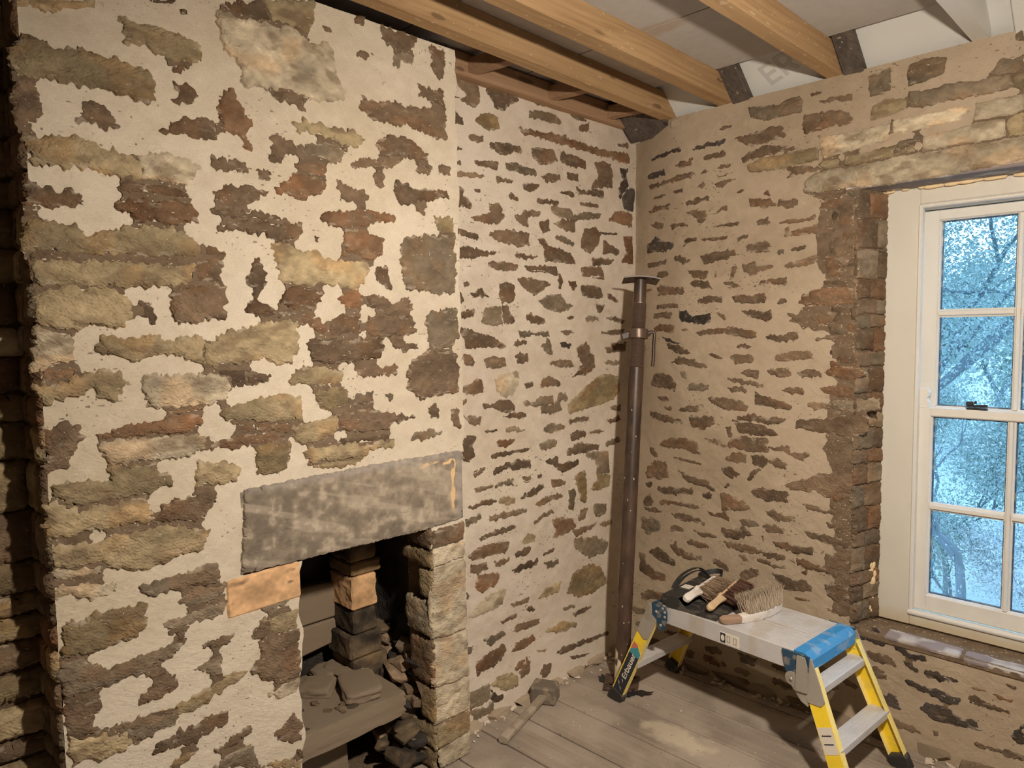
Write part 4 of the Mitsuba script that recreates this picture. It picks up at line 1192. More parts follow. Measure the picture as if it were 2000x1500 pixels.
# fireplace
def wbox(x0, x1, y0, y1, z0, z1, c=0.004):
    return cbox(x1 - x0, y1 - y0, z1 - z0, c, ((x0 + x1) / 2, (y0 + y1) / 2, (z0 + z1) / 2))


def rough_wall(a, b, axis, at, nz, seed, amp=0.02, step=0.02):
    """uneven soot-black wall of the fire chamber over [a0,a1] x [z0,z1]"""
    u, v = np.meshgrid(np.arange(a[0], a[1] + step, step), np.arange(b[0], b[1] + step, step))
    h = amp * 2 * (meshkit.fbm(np.stack([u * 9, v * 11, u * 0 + seed], -1), 3, seed) - 0.5)
    P = np.stack([at + h, u, v], -1) if axis == 0 else np.stack([u, at + h, v], -1)
    n, m = u.shape
    i, j = np.meshgrid(np.arange(n - 1), np.arange(m - 1), indexing='ij')
    qd = np.stack([i * m + j, i * m + j + 1, (i + 1) * m + j + 1, (i + 1) * m + j], -1).reshape(-1, 4)
    return trimesh.Trimesh(P.reshape(-1, 3), np.vstack([qd[:, [0, 1, 2]], qd[:, [0, 2, 3]]]), process=False)


obj('chamber_wall', cat(rough_wall((-1.83, -1.10), (-0.05, 1.4), 0, -0.33, 1, 3, 0.02), rough_wall((-0.36, 0.10), (-0.05, 1.4), 1, -1.215, 1, 4, 0.035), rough_wall((-0.36, 0.14), (-0.05, 1.4), 1, -1.80, 1, 5, 0.02),
                        wbox(-0.4, 0.0, -1.85, -1.1, 1.36, 1.42)), 'm_soot', chim, smooth=True)
obj('jamb', cat(wbox(0.0, DEPTH - 0.006, -1.80, -1.753, 0, 0.853)), 'm_earth', chim)
for q in ([(-1.545, .478), (-1.33, .475), (-1.352, .53), (-1.378, .575), (-1.408, .604), (-1.505, .625), (-1.548, .618)], [(-1.545, .345), (-1.322, .392), (-1.327, .468), (-1.545, .470)]):
    g = Polygon([(a - 0.2 * (a < -1.5), b) for a, b in q])
    m = prism(g, 0.04, 0.005)
    m.apply_transform(frame([0, 1, 0], [0, 0, 1], [1, 0, 0], [-0.29, 0, 0]))
    obj('back_slab', m, 'm_slab', chim)
for k, (y0, y1, z0, z1, mt) in enumerate([(-1.405, -1.305, .70, .80, 'm_rubble'), (-1.404, -1.286, .65, .695, 'm_rubble'), (-1.405, -1.306, .528, .645, 'm_brick'), (-1.402, -1.31, .44, .522, 'm_rubble'), (-1.42, -1.29, .352, .435, 'm_rubble'), (-1.405, -1.27, .26, .348, 'm_rubble')]):
    m = cbox(0.15, y1 - y0 + .004, z1 - z0, 0.006).subdivide_to_size(0.02)
    v = np.array(m.vertices)
    m = trimesh.Trimesh(v + 0.008 * (meshkit.fbm(v * 40 + k, 2, k) - 0.5)[:, None] * [1, 1, 0.6], m.faces, process=False)
    m.apply_translation([-0.2, (y0 + y1) / 2, (z0 + z1) / 2])
    obj('brick' if mt == 'm_brick' else 'column_stone', m, mt, chim, smooth=40)
obj('brick', moved(cbox(0.105, 0.215, 0.105, 0.006), rot(1.0, [1, 0, 0]), [DEPTH - 0.045, -1.852, 0.797]), 'm_brick', chim)
obj('hearth_slab', moved(rock((0.36, 0.50, 0.085), 61, 0.02, 0.05, 4), [-0.13, -1.56, 0.228]), 'm_slab', chim, smooth=40)
for k, (x, y, z, a, b, h, dz) in enumerate([(-0.2, -1.38, .300, .16, .14, .035, 20), (-0.06, -1.43, .292, .17, .13, .045, -20), (-0.17, -1.53, .285, .12, .10, .04, 40), (-0.24, -1.46, .29, .1, .08, .03, 0)]):
    obj('loose_stone', moved(rock((a, b, h), 70 + k, 0.16, 0.25, 3), rot(dz, [0, 0, 1]), rot(4, [1, 0, 0]), [x, y, z]), 'm_slab', chim, smooth=45)
rg = np.random.default_rng(9)
for k in range(72):
    x, z = rg.uniform(-0.24, 0.08), rg.uniform(0.02, 0.40)
    y = -1.215 - 0.11 * rg.uniform() * (1.0 - 1.6 * z) - 0.05 * (z < .2)
    sz = rg.uniform(0.035, 0.10, 3) * [1.2, 1, 0.6]
    obj('rubble_stone', moved(shard(sz, 100 + k, 22), rot(rg.uniform(-30, 30), [0, 0, 1]), rot(rg.uniform(-25, 25), [1, 0, 0]), [x, y, z]), ('m_rubble', 'm_earth', 'm_slab', 'm_soot', 'm_brick_brown')[k % 5], chim)
for k in range(40):
    x, y = rg.uniform(-0.28, 0.02), rg.uniform(-1.74, -1.32)
    sz = rg.uniform(0.01, 0.03, 3) * [1.2, 1, 0.6]
    obj('rubble_stone', moved(shard(sz, 300 + k), rot(rg.uniform(0, 180), [0, 0, 1]), [x, y, 0.272]), ('m_rubble', 'm_earth')[k % 2], chim)
obj('lower_slab', moved(cbox(0.03, 0.30, 0.2, 0.004), rot(-4, [0, 1, 0]), [-0.10, -1.62, 0.08]), 'm_slab', chim)

# --- window wall
wall = 'wall_right'
USED.add(wall)
WX0, WX1, WZ0, WZ1 = 1.046, 2.2, 0.372, 1.995
hole = Polygon([(WX0, WZ0), (WX1, WZ0), (WX1, WZ1), (WX0 - .01, WZ1)])
reg = sbox(-0.03, -0.02, 3.2, 2.40).difference(hole)
scene[wall] = mikit.ply(face('W', reg, 0.014), 'm_mortar_tan', smooth=True)
tag(wall, kind='structure', label='rubble stone window wall pointed with tan mortar')
st = read(WINDOW_WALL_STONES)
hidden = filler(sbox(0.04, 0.03, 1.05, 0.42), st, 4) + filler(sbox(1.05, 0.04, 1.8, 0.34), st, 6) + filler(sbox(1.58, 2.05, 2.1, 2.38), st, 8, 0.1, 'ptgp', (0.15, 0.35))
for k, (c, g) in enumerate(st + hidden):
    big = g.area > 0.004
    up = g.centroid.y > 1.98 and c in 'ptg'
    add_stone(wall, 'W', c, g, 0.010 if up else 0.004 if big else 0.0025, 1100 + k, ragged=0.003 if up else 0.0055, bevel=0.010 if up else 0.006)
jm = [face('W', g.buffer(0.003), 0.007, 0.003) for g in joints([x for x in st if x[1].centroid.x > 0.9], 0.010) if g.buffer(0.003).geom_type == 'Polygon']
tag(obj('raked_joint', cat(jm), 'm_earth', wall, smooth=True), kind='stuff')
# ragged bare-stone band beside the window reveal
band = Polygon([(0.985, 0.42), (1.045, 0.42), (1.045, 1.97), (0.92, 1.97), (0.905, 1.9), (0.9, 1.72), (0.96, 1.66), (0.965, 1.6), (0.83, 1.55), (0.80, 1.50), (0.965, 1.47), (0.975, 1.25), (0.94, 1.18), (0.96, 1.1), (0.93, 1.04), (0.965, 0.95), (0.98, 0.7)])
bp = np.array([band.exterior.interpolate(s_).coords[0] for s_ in np.arange(0, band.length, 0.012)])
bn = meshkit.fbm(np.c_[bp * 34, bp[:, :1] * 0], 3, 4) - 0.5, meshkit.fbm(np.c_[bp * 34, bp[:, :1] * 0 + 9], 3, 5) - 0.5
band = Polygon(bp + 0.05 * np.c_[bn[0], bn[1]]).buffer(0)
band = max(getattr(band, 'geoms', [band]), key=lambda a: a.area)
obj('raked_joint', face('W', band.intersection(sbox(.79, .4, 1.044, 1.97)), 0.01, 0.0025), 'm_earth', wall, smooth=True)
rg = np.random.default_rng(12)
z = 1.03
k = 0
known = unary_union([g for _, g in st])
while z < 1.95:
    h = rg.uniform(0.045, 0.1)
    x0 = 0.9 + rg.uniform(-0.0, 0.06) if z > 1.45 else 0.95 + rg.uniform(0, 0.03)
    for a, b in ((x0, min(x0 + rg.uniform(.06, .09), 1.0)), (1.005 if x0 + .06 < 1 else x0 + .07, 1.045)):
        g = Polygon([(a, z + rg.uniform(0, .006)), (b, z + rg.uniform(0, .006)), (b, z + h - .008), (a, z + h - .006)]).buffer(0).difference(known.buffer(.004))
        if g.geom_type == 'Polygon' and g.area > 3e-4:
            add_stone(wall, 'W', 'brgrb'[k % 5], g, 0.006, 1500 + k, ragged=0.005, bevel=0.007, lumps=0.006)
        k += 1
    z += h
# left reveal of the window: bare stones, one on the other
MJ = frame([0, 1, 0], [0, 0, 1], [math.cos(0.3), -math.sin(0.3), 0], [WX0, 0, 0])
MJ[:3, 0] = unit([0.046, 0.14, 0])
MJ[:3, 2] = unit([0.14, -0.046, 0])
z = 0.385
while z < 1.98:
    h = min(rg.uniform(0.05, 0.115), 1.985 - z)
    cut = rg.uniform(0.05, 0.11)
    for a, b in ((-0.004, cut), (cut + .004, 0.15)):
        if b - a > 0.02 and h > .02:
            g = Polygon([(a, z + rg.uniform(0, .008)), (b, z + rg.uniform(0, .008)), (b, z + h - .004), (a, z + h - .002)])
            add_stone(wall, 'W', 'bgbrgb'[k % 6], g, 0.009, 1600 + k, ragged=0.005, bevel=0.008, lumps=0.009, M=MJ, name='reveal_stone')
        k += 1
    z += h
jambs = [moved(cbox(0.3, 0.02, 1.64, 0), [0, 0, 0]) for _ in ()]
for (x0, y0), (x1, y1) in (((WX0, 0.0), (WX0 + .046, .14)),):
    m = prism(Polygon([(x0 - 0.001, y0), (x1 - 0.001, y1), (x1, 0.3), (x0 - .06, .3), (x0 - .06, .0)]), 1.64)
    m.apply_translation([0, 0, 0.36])
    jambs.append(m)
obj('reveal', cat(*jambs, wbox(WX1, WX1 + .1, 0, .3, .36, 2.0), wbox(WX0 - .05, WX1 + .05, 0.004, 0.3, 1.992, 2.03)), 'm_earth', wall)
obj('lintel_soffit', wbox(WX0 - .05, WX1 + .05, -0.004, 0.145, 1.986, 1.999), 'm_slate', wall)
core = [((-0.6, 0.3), (0.14, 0.5), (-0.05, 2.36)), ((0.3, WX0 - .05), (0.03, 0.5), (-0.05, 2.36)), ((WX1 + .05, 3.6), (0.03, 0.5), (-0.05, 2.36)), ((WX0 - .06, WX1 + .06), (0.03, 0.5), (-0.05, 0.352)), ((WX0 - .06, WX1 + .06), (0.03, 0.5), (2.02, 2.36))]
for a, b, c in core:
    obj('core', wbox(*a, *b, *c, 0), 'm_earth', wall)
obj('top_ledge', cat(wbox(0.26, 3.2, 0.002, 0.12, 2.36, 2.392), wbox(-0.05, 0.26, 0.10, 0.2, 2.36, 2.392)), 'm_mortar_tan', wall)
# sill: dusty bed and three slates
obj('sill_bed', moved(cbox(1.16, 0.17, 0.03, 0.006), [1.622, 0.075, 0.362]), 'm_earth', wall)
for k, (x0, x1, dz) in enumerate([(1.165, 1.405, 0.006), (1.412, 1.70, 0.0), (1.71, 1.98, 0.004), (1.99, 2.2, 0.002)]):
    m = cbox(x1 - x0, 0.062, 0.016, 0.004).subdivide_to_size(0.018)
    v = np.array(m.vertices)
    m = trimesh.Trimesh(v + 0.012 * (meshkit.fbm(v * 22 + 3 * k, 2, k) - 0.5)[:, None] * [1, 1, 0.25], m.faces, process=False)
    obj('sill_slate', moved(m, rot(6, [1, 0, 0]), [(x0 + x1) / 2, 0.018, 0.370 + dz]), 'm_slate', wall, smooth=40)
# blobs of expanding foam round the frame
fb = []
rg = np.random.default_rng(3)
for k in range(26):
    zz = rg.uniform(0.40, 0.60)
    r = rg.uniform(0.012, 0.026)
    fb.append(moved(rock((r, r, r * 1.3), 300 + k, 0.15, 0.6, 2), [1.083 - rg.uniform(0, .012), 0.128 - rg.uniform(0, .03), zz]))
for k in range(12):
    r = rg.uniform(0.02, 0.034)
    fb.append(moved(rock((r, r, r * 1.3), 340 + k, 0.15, 0.6, 2), [1.082 - rg.uniform(0, .02), 0.12, 1.925 + rg.uniform(-.035, .035)]))
for k in range(60):
    r = rg.uniform(0.010, 0.02)
    fb.append(moved(rock((r * 2.4, r, r), 360 + k, 0.15, 0.6, 2), [rg.uniform(1.09, 2.15), 0.128, 1.984]))
tag(obj('foam', cat(fb), 'm_foam', wall, smooth=True), kind='stuff', label='cream expanding foam squeezed out round the window frame')

# --- the two walls behind the camera
obj('wall_back', wbox(-0.5, 3.7, -4.5, -4.38, -0.05, 2.7), 'm_plaster')
tag('wall_back', kind='structure')
obj('wall_east', wbox(3.1, 3.22, -4.4, 0.1, -0.05, 2.7), 'm_plaster')
tag('wall_east', kind='structure')

# ---------------------------------------------------------------- floor
fl = 'floor'
USED.add(fl)
scene[fl] = mikit.ply(wbox(-0.5, 3.2, -4.4, 0.3, -0.12, -0.03), 'm_earth')
tag(fl, kind='structure', label='dusty bare wooden floorboards')
ys = [0.06, -0.09, -0.27, -0.45, -0.63, -0.812, -0.988, -1.165, -1.345, -1.525, -1.71, -1.89, -2.07, -2.25, -2.43, -2.61, -2.79, -2.97, -3.15, -3.33, -3.51, -3.69, -3.87, -4.05, -4.23, -4.41]
for k, (a, b) in enumerate(zip(ys[:-1], ys[1:])):
    cuts = [-0.03 if b > -1.2 or b < -2.36 else 0.0, 0.95 + 1.3 * ((k * 0.618) % 1) if k % 2 else 3.12, 3.12]
    for x0, x1 in zip(cuts[:-1], cuts[1:]):
        if x1 - x0 < 0.1:
            continue
        m = cbox(x1 - x0 - 0.002, a - b - 0.006, 0.028, 0.003, ((x0 + x1) / 2, (a + b) / 2, -0.0145 + 0.0012 * math.sin(k * 5.1)))
        obj('board', m, 'm_board', fl, uv=np.c_[np.full(len(m.vertices), (k * 0.37 + 0.1) % 1), np.zeros(len(m.vertices))])
# broken mortar and stone crumbs along the foot of the walls and scattered over the boards
rg = np.random.default_rng(21)
cr = []
for k in range(300):
    q = rg.uniform()
    if q < 0.38:
        p = [abs(rg.normal(0.03, 0.035)) + 0.01, rg.uniform(-1.1, -0.02)]
    elif q < 0.72:
        p = [rg.uniform(0.05, 2.2), -abs(rg.normal(0.03, 0.035)) - 0.01]
    else:
        p = [rg.uniform(0.02, 1.5), rg.uniform(-1.3, -0.05)]
    r = rg.uniform(0.003, 0.008) if q >= 0.72 else rg.uniform(0.006, 0.022)
    cr.append(moved(shard((r * 1.5, r, r * 0.8), k, 9), rot(rg.uniform(0, 180), [0, 0, 1]), [*p, r * 0.25]))
dk = tag(obj('debris', cat(cr), 'm_mortar'), 'crumbs of mortar and stone along the wall foot and over the boards', 'debris', kind='stuff')
# footing stones along the wall foot
for k in range(16):
    L = rg.uniform(0.1, 0.2)
    obj('footing_stone', moved(shard((L, 0.07, 0.055), 500 + k, 18), [0.1 + k * 0.155, -0.01 - .012 * rg.uniform(), 0.012]), ('m_slab', 'm_earth')[k % 2], 'wall_right', smooth=45)
for k in range(7):
    L = rg.uniform(0.11, 0.18)
    obj('footing_stone', moved(shard((0.05, L * .8, 0.04), 540 + k, 18), [0.04 + .012 * rg.uniform(), -1.03 + k * 0.155, 0.008]), 'm_mortar_tan', 'wall_left', smooth=45)

# ---------------------------------------------------------------- ceiling
ce = 'ceiling'
USED.add(ce)
PZ = 2.495
scene[ce] = mikit.ply(cat(wbox(-0.6, 3.3, -4.5, 0.6, 2.78, 2.86)), 'm_plaster')
tag(ce, kind='structure', label='open ceiling of pine joists with grey boards laid over them')
edges = [-0.135, -0.645, -1.24, -1.86, -2.48, -3.1, -3.72, -4.4]
xs = [-0.4, 0.48, 1.41, 2.3, 3.3]
for a, b in zip(edges[:-1], edges[1:]):
    for x0, x1 in zip(xs[:-1], xs[1:]):
        if x1 < 1.5 or a < -0.2 or True:
            obj('board', wbox(x0 + .001, x1 - .001, b + .003, a - .003, PZ, PZ + 0.018, 0.001), 'm_panel', ce)


def joist(x0, x1, ya, yb, z0=2.4, w=0.05, h=0.095, m='m_pine', name='joist'):
    """joist from (x0, ya) to (x1, yb), a little out of square as sawn timber is"""
    g = sbox(-w / 2, 0, w / 2, h)
    L = np.hypot(x1 - x0, yb - ya)
    k = prism(g, L, 0.003)
    d = unit([x1 - x0, yb - ya, 0])
    k.apply_transform(frame(np.cross(d, [0, 0, 1]), [0, 0, 1], d, [x0, ya, z0]))
    k = k.subdivide_to_size(0.12)
    v = np.array(k.vertices)
    v += 0.006 * (meshkit.fbm(v * [6, 3, 6], 2, int(1000 * x0)) - 0.5)[:, None] * [1, 0, 1]
    return obj(name, trimesh.Trimesh(v, k.faces, process=False), m, ce)


joist(0.315, 0.243, -2.2, 0.035, 2.4, 0.054)
joist(0.315, 0.318, -4.4, -2.2, 2.4, 0.054)
joist(0.565, 0.520, -2.2, 0.03, 2.4, 0.06)
joist(0.565, 0.57, -4.4, -2.2, 2.4, 0.06)
joist(0.953, 0.951, -4.4, 0.02, 2.4, 0.054)
joist(1.415, 1.405, -4.4, 0.01, 2.4, 0.047, 0.095, 'm_foil')
joist(1.86, 1.86, -4.4, 0.01, 2.4, 0.047, 0.095, 'm_foil')
joist(2.3, 2.3, -4.4, 0.01)
joist(2.72, 2.72, -4.4, 0.01)
joist(0.012, 0.006, -1.108, 0.06, 2.405, 0.055, 0.08, 'm_pine_red', 'wall_plate')
for y in (-0.93, -0.50, -0.12):
    obj('noggin', moved(cbox(0.2, 0.045, 0.05, 0.002), rot(8, [0, 0, 1]), [0.125, y, 2.446]), 'm_pine_red', ce)
# old rafters and foil-faced boards of the roof slope, seen past the ends of the boards
sl = math.radians(40)
MS = frame([1, 0, 0], [0, -math.cos(sl), math.sin(sl)], [0, -math.sin(sl), -math.cos(sl)], [0, 0.075, 2.375])
for x0, x1 in ((-0.3, 0.545), (0.545, 0.985), (0.985, 1.40), (1.40, 2.2), (2.2, 3.3)):
    m = cbox(x1 - x0 - .002, 0.62, 0.02, 0.001, ((x0 + x1) / 2, 0.28, -0.01))
    m.apply_transform(MS)
    obj('insulation_board', m, 'm_foil', ce)
for xc, wd, m in ((0.13, .22, 'm_old_timber'), (0.588, .075, 'm_old_timber'), (1.017, .07, 'm_old_timber'), (1.53, .07, 'm_foil'), (2.0, .07, 'm_old_timber')):  # first one is an added wide dark block that shades the corner gap
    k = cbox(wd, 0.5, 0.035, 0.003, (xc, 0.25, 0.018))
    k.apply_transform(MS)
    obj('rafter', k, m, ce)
try:
    lt = meshkit.text_mesh('ER', 0.085, 0.001, True)
    lt.apply_transform(frame([0.94, 0.34, 0], [-0.34, 0.94, 0], [0, 0, 1], [0.70, 0.085, 0.0004]))
    lt.apply_transform(MS)
    obj('print', lt, 'm_print', ce)
except Exception as e:
    print('text', e)
# ---------------------------------------------------------------- window
wi = 'window_1'
USED.add(wi)
tag(wi, kind='structure', label='white sliding sash window with rain-spotted panes in a cream box frame')
FX0, FX1, FZ0, FZ1 = 1.092, 2.15, 0.385, 1.988
fr = [wbox(FX0, 1.203, .14, .172, FZ0, FZ1, .003), wbox(2.043, FX1, .14, .172, FZ0, FZ1, .003), wbox(1.203, 2.043, .14, .172, 1.926, FZ1, .003), wbox(1.203, 2.043, .142, .176, FZ0, .436, .003),
      wbox(FX0, FX1, .16, .30, FZ0 - .02, FZ0 + .02, .003), wbox(FX0, FX1, .16, .30, 1.95, 2.0, .003)]
obj('lining', cat(fr), 'm_cream', wi)
bd = [wbox(1.200, 1.2135, .136, .168, .436, 1.924, .004), wbox(2.032, 2.046, .136, .168, .436, 1.924, .004), wbox(1.2, 2.046, .136, .168, 1.912, 1.9255, .004)]
obj('staff_bead', cat(bd), 'm_white', wi)
sb = trimesh.creation.cylinder(.011, 0.845, sections=20)
obj('sill_bead', moved(sb, rot(90, [0, 1, 0]), [1.623, .142, .434]), 'm_white', wi, smooth=30)
obj('pulley_stile', cat(wbox(1.165, 1.187, .17, .29, .40, 1.96, .001), wbox(2.06, 2.08, .17, .29, .40, 1.96, .001), wbox(1.165, 2.08, .17, .29, 1.912, 1.96, .001), wbox(1.187, 1.192, .205, .214, 1.2, 1.915, .001)), 'm_white', wi)
PX = [1.253, 1.481, 1.506, 1.734, 1.759, 1.987]
rgw = np.random.default_rng(31)


def ovolo(a, b, y0, y1, ax):
    """glazing bar of a sash, moulded on the room side"""
    w = (b[0] - a[0]) if ax == 'v' else (b[1] - a[1])
    prof = Polygon([(-w / 2, y1), (-w / 2, y0 + .012), (-w * .30, y0 + .009), (-w * .2, y0), (w * .2, y0), (w * .30, y0 + .009), (w / 2, y0 + .012), (w / 2, y1)])
    if ax == 'v':
        m = prism(prof, b[1] - a[1])
        m.apply_translation([(a[0] + b[0]) / 2, 0, a[1]])
    else:
        m = prism(prof, b[0] - a[0])
        m.apply_transform(frame([0, 0, -1], [0, 1, 0], [1, 0, 0], [a[0], 0, (a[1] + b[1]) / 2]))
    return m


def sash(y0, y1, zr, rails, name):
    """zr: [(z0, z1) of the two rows of panes], rails: (bottom, top) of the whole sash"""
    s = numbered(wi + '__' + name)
    x0, x1 = 1.196, 2.044
    scene[s] = mikit.ply(cat(wbox(x0, PX[0] - .004, y0, y1, rails[0], rails[1], .003), wbox(PX[5] + .004, x1, y0, y1, rails[0], rails[1], .003),
                             wbox(PX[0] - .006, PX[5] + .006, y0, y1, rails[0], zr[0][0] - .003, .003), wbox(PX[0] - .006, PX[5] + .006, y0, y1, zr[1][1] + .003, rails[1], .003),
                             wbox(PX[0] - .006, PX[0], y0 + .008, y1, zr[0][0], zr[1][1], .002), wbox(PX[5], PX[5] + .006, y0 + .008, y1, zr[0][0], zr[1][1], .002),
                             wbox(PX[0] - .004, PX[5] + .004, y0 + .008, y1, zr[0][0] - .005, zr[0][0], .002), wbox(PX[0] - .004, PX[5] + .004, y0 + .008, y1, zr[1][1], zr[1][1] + .005, .002)), 'm_white')
    for k in (1, 3):
        obj('glazing_bar', ovolo((PX[k], zr[0][0]), (PX[k + 1], zr[1][1]), y0 + .002, y1, 'v'), 'm_white', s)
    for k in (0, 2, 4):
        obj('glazing_bar', ovolo((PX[k], zr[0][1]), (PX[k + 1], zr[1][0]), y0 + .002, y1, 'h'), 'm_white', s)
    g = (y0 + y1) / 2 + .004
    dr_ = []
    for k in (0, 2, 4):
        for z0, z1 in zr:
            m = trimesh.Trimesh([[PX[k], g, z0], [PX[k + 1], g, z0], [PX[k + 1], g, z1], [PX[k], g, z1]], [[0, 1, 2], [0, 2, 3]], process=False)
            obj('pane', m, 'm_glass', s)
            obj('pane_spacer', cat(wbox(PX[k], PX[k + 1], g + .002, g + .012, z0, z0 + .004, 0), wbox(PX[k], PX[k + 1], g + .002, g + .012, z1 - .004, z1, 0), wbox(PX[k], PX[k] + .004, g + .002, g + .012, z0, z1, 0), wbox(PX[k + 1] - .004, PX[k + 1], g + .002, g + .012, z0, z1, 0)), 'm_blue_dark', s)
            n = 0
            while n < 430:
                x, z = rgw.uniform(PX[k] + .004, PX[k + 1] - .004), rgw.uniform(z0 + .004, z1 - .004)
                if meshkit.noise(np.array([x * 14, z * 14, 3.0])) < rgw.uniform(0.1, 0.75) or (z > 1.65 and rgw.uniform() < .8):
                    n += 0.35
                    continue
                n += 1
                dr_.append((x, g + .0135, z, min(0.0023, 0.0007 + rgw.exponential(0.00045))))
    base = trimesh.creation.icosphere(subdivisions=1)
    V, Fv = np.array(base.vertices), np.array(base.faces)
    dr_ = np.array(dr_)
    VV = (V[None] * np.c_[dr_[:, 3], dr_[:, 3] * .55, dr_[:, 3] * 1.1][:, None] + dr_[:, None, :3]).reshape(-1, 3)
    FF = (Fv[None] + (np.arange(len(dr_)) * len(V))[:, None, None]).reshape(-1, 3)
    tag(obj('raindrops', trimesh.Trimesh(VV, FF, process=False), 'm_drop', s, smooth=True), kind='stuff')
    return s


up = sash(.215, .250, [(1.200, 1.553), (1.523, 1.870)], (1.165, 1.909), 'upper_sash')
lo = sash(.170, .206, [(0.503, 0.847), (0.817, 1.163)], (0.440, 1.197), 'lower_sash')
hn = prism(Polygon([(0, 0), (.036, 0), (.034, .02), (.026, .034), (.033, .045), (.034, .058), (.026, .073), (.012, .078), (0, .076)]), .036, .002)
hn.apply_transform(frame([1, 0, 0], [0, 0, 1], [0, -1, 0], [1.207, .206, 1.195]))
obj('horn', hn, 'm_white', lo)
f = numbered(wi + '__latch')
scene[f] = mikit.ply(cat(wbox(1.358, 1.420, .176, .200, 1.197, 1.204, .002)), 'm_black')
obj('lever', cat(moved(cbox(.045, .008, .008, .002), rot(-4, [0, 1, 0]), [1.398, .186, 1.211]), moved(cbox(.022, .02, .016, .003), [1.366, .192, 1.217]), moved(cbox(.008, .008, .01, .002), [1.383, .190, 1.222])), 'm_black', f)

# ---------------------------------------------------------------- outside
n = 60
gx, gy = np.meshgrid(np.linspace(-70, 40, n), np.linspace(1.2, 120, n))
gz = -3.4 + 0.02 * np.maximum(gy - 14, 0) + 9.0 * np.clip((gy - 45) / 75, 0, 1) ** 2 + 1.2 * (meshkit.fbm(np.stack([gx * .05, gy * .05, gx * 0], -1), 3, 2) - .5)
i, j = np.meshgrid(np.arange(n - 1), np.arange(n - 1), indexing='ij')
q = np.stack([i * n + j, i * n + j + 1, (i + 1) * n + j + 1, (i + 1) * n + j], -1).reshape(-1, 4)
obj('ground', trimesh.Trimesh(np.stack([gx, gy, gz], -1).reshape(-1, 3), np.vstack([q[:, [0, 1, 2]], q[:, [0, 2, 3]]]), process=False), 'm_field', smooth=True)
tag('ground', kind='structure', label='pale misty field falling away and rising beyond the window')


def branch(p, d, L, r, depth, rg, out, tips):
    pts = [p]
    for k in range(5):
        d = unit(d + rg.normal(0, .11, 3) + [0, 0, .03])
        pts.append(pts[-1] + d * L / 5)
    out.append(tube(pts, np.linspace(r, r * .62, 6), 6 if depth < 2 else 4, False))
    tips.extend(pts[2:])
    if depth >= 4:
        return
    for k in range(2 if depth == 0 else 3):
        a = rg.normal(0, 1, 3)
        a -= d * np.dot(a, d)
        branch(pts[-1] if k < 2 else pts[3], unit(d + unit(a) * rg.uniform(.4, .85)), L * rg.uniform(.62, .82), r * rg.uniform(.5, .62), depth + 1, rg, out, tips)


def leaves(centres, n, spread, size, rg):
    c = np.asarray(centres)[rg.integers(len(centres), size=n)] + rg.normal(0, 1, (n, 3)) * spread
    a = rg.normal(0, 1, (n, 3))
    a /= np.linalg.norm(a, axis=1, keepdims=True)
    b = np.cross(a, rg.normal(0, 1, (n, 3)))
    b /= np.linalg.norm(b, axis=1, keepdims=True)
    s = size * rg.uniform(.6, 1.3, (n, 1))
    V = np.stack([c - a * s, c + b * s * .45, c + a * s, c - b * s * .45], 1).reshape(-1, 3)
    k = np.arange(n)[:, None] * 4
    return trimesh.Trimesh(V, np.vstack([k + [0, 1, 2], k + [0, 2, 3]]), process=False)


def tree(label, base, lean, L, r, seed, nleaf, spread, size, mat, group=None):
    rg = np.random.default_rng(seed)
    t = thing('tree', label, 'tree', group)
    out, tips = [], []
    branch(np.array(base, float), unit(lean), L, r, 0, rg, out, tips)
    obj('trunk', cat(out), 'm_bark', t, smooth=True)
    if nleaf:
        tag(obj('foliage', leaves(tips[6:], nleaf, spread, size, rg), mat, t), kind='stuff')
    return t


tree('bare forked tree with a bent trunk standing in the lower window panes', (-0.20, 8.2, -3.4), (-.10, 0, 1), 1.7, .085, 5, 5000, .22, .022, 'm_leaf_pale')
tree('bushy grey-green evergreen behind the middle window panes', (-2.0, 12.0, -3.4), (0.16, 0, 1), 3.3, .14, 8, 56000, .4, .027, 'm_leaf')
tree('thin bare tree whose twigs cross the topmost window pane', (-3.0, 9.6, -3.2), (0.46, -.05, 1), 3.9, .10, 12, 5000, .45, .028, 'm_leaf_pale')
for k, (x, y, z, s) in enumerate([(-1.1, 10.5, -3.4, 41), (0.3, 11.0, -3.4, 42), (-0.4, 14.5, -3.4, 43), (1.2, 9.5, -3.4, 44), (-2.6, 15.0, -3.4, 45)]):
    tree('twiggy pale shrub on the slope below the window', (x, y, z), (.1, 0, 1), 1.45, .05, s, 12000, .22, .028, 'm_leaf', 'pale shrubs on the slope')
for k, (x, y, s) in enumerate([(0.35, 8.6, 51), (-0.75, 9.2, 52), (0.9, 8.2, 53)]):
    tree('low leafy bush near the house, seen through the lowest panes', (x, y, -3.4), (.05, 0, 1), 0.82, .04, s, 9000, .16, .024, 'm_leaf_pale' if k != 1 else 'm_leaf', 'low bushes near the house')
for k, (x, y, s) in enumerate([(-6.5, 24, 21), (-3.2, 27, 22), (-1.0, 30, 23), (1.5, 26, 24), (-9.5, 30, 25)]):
    tree('hazy tree of the far row across the field', (x, y, -3.2), (0, 0, 1), 2.2, .16, s, 5000, .5, .13, 'm_leaf', 'far trees in the mist')

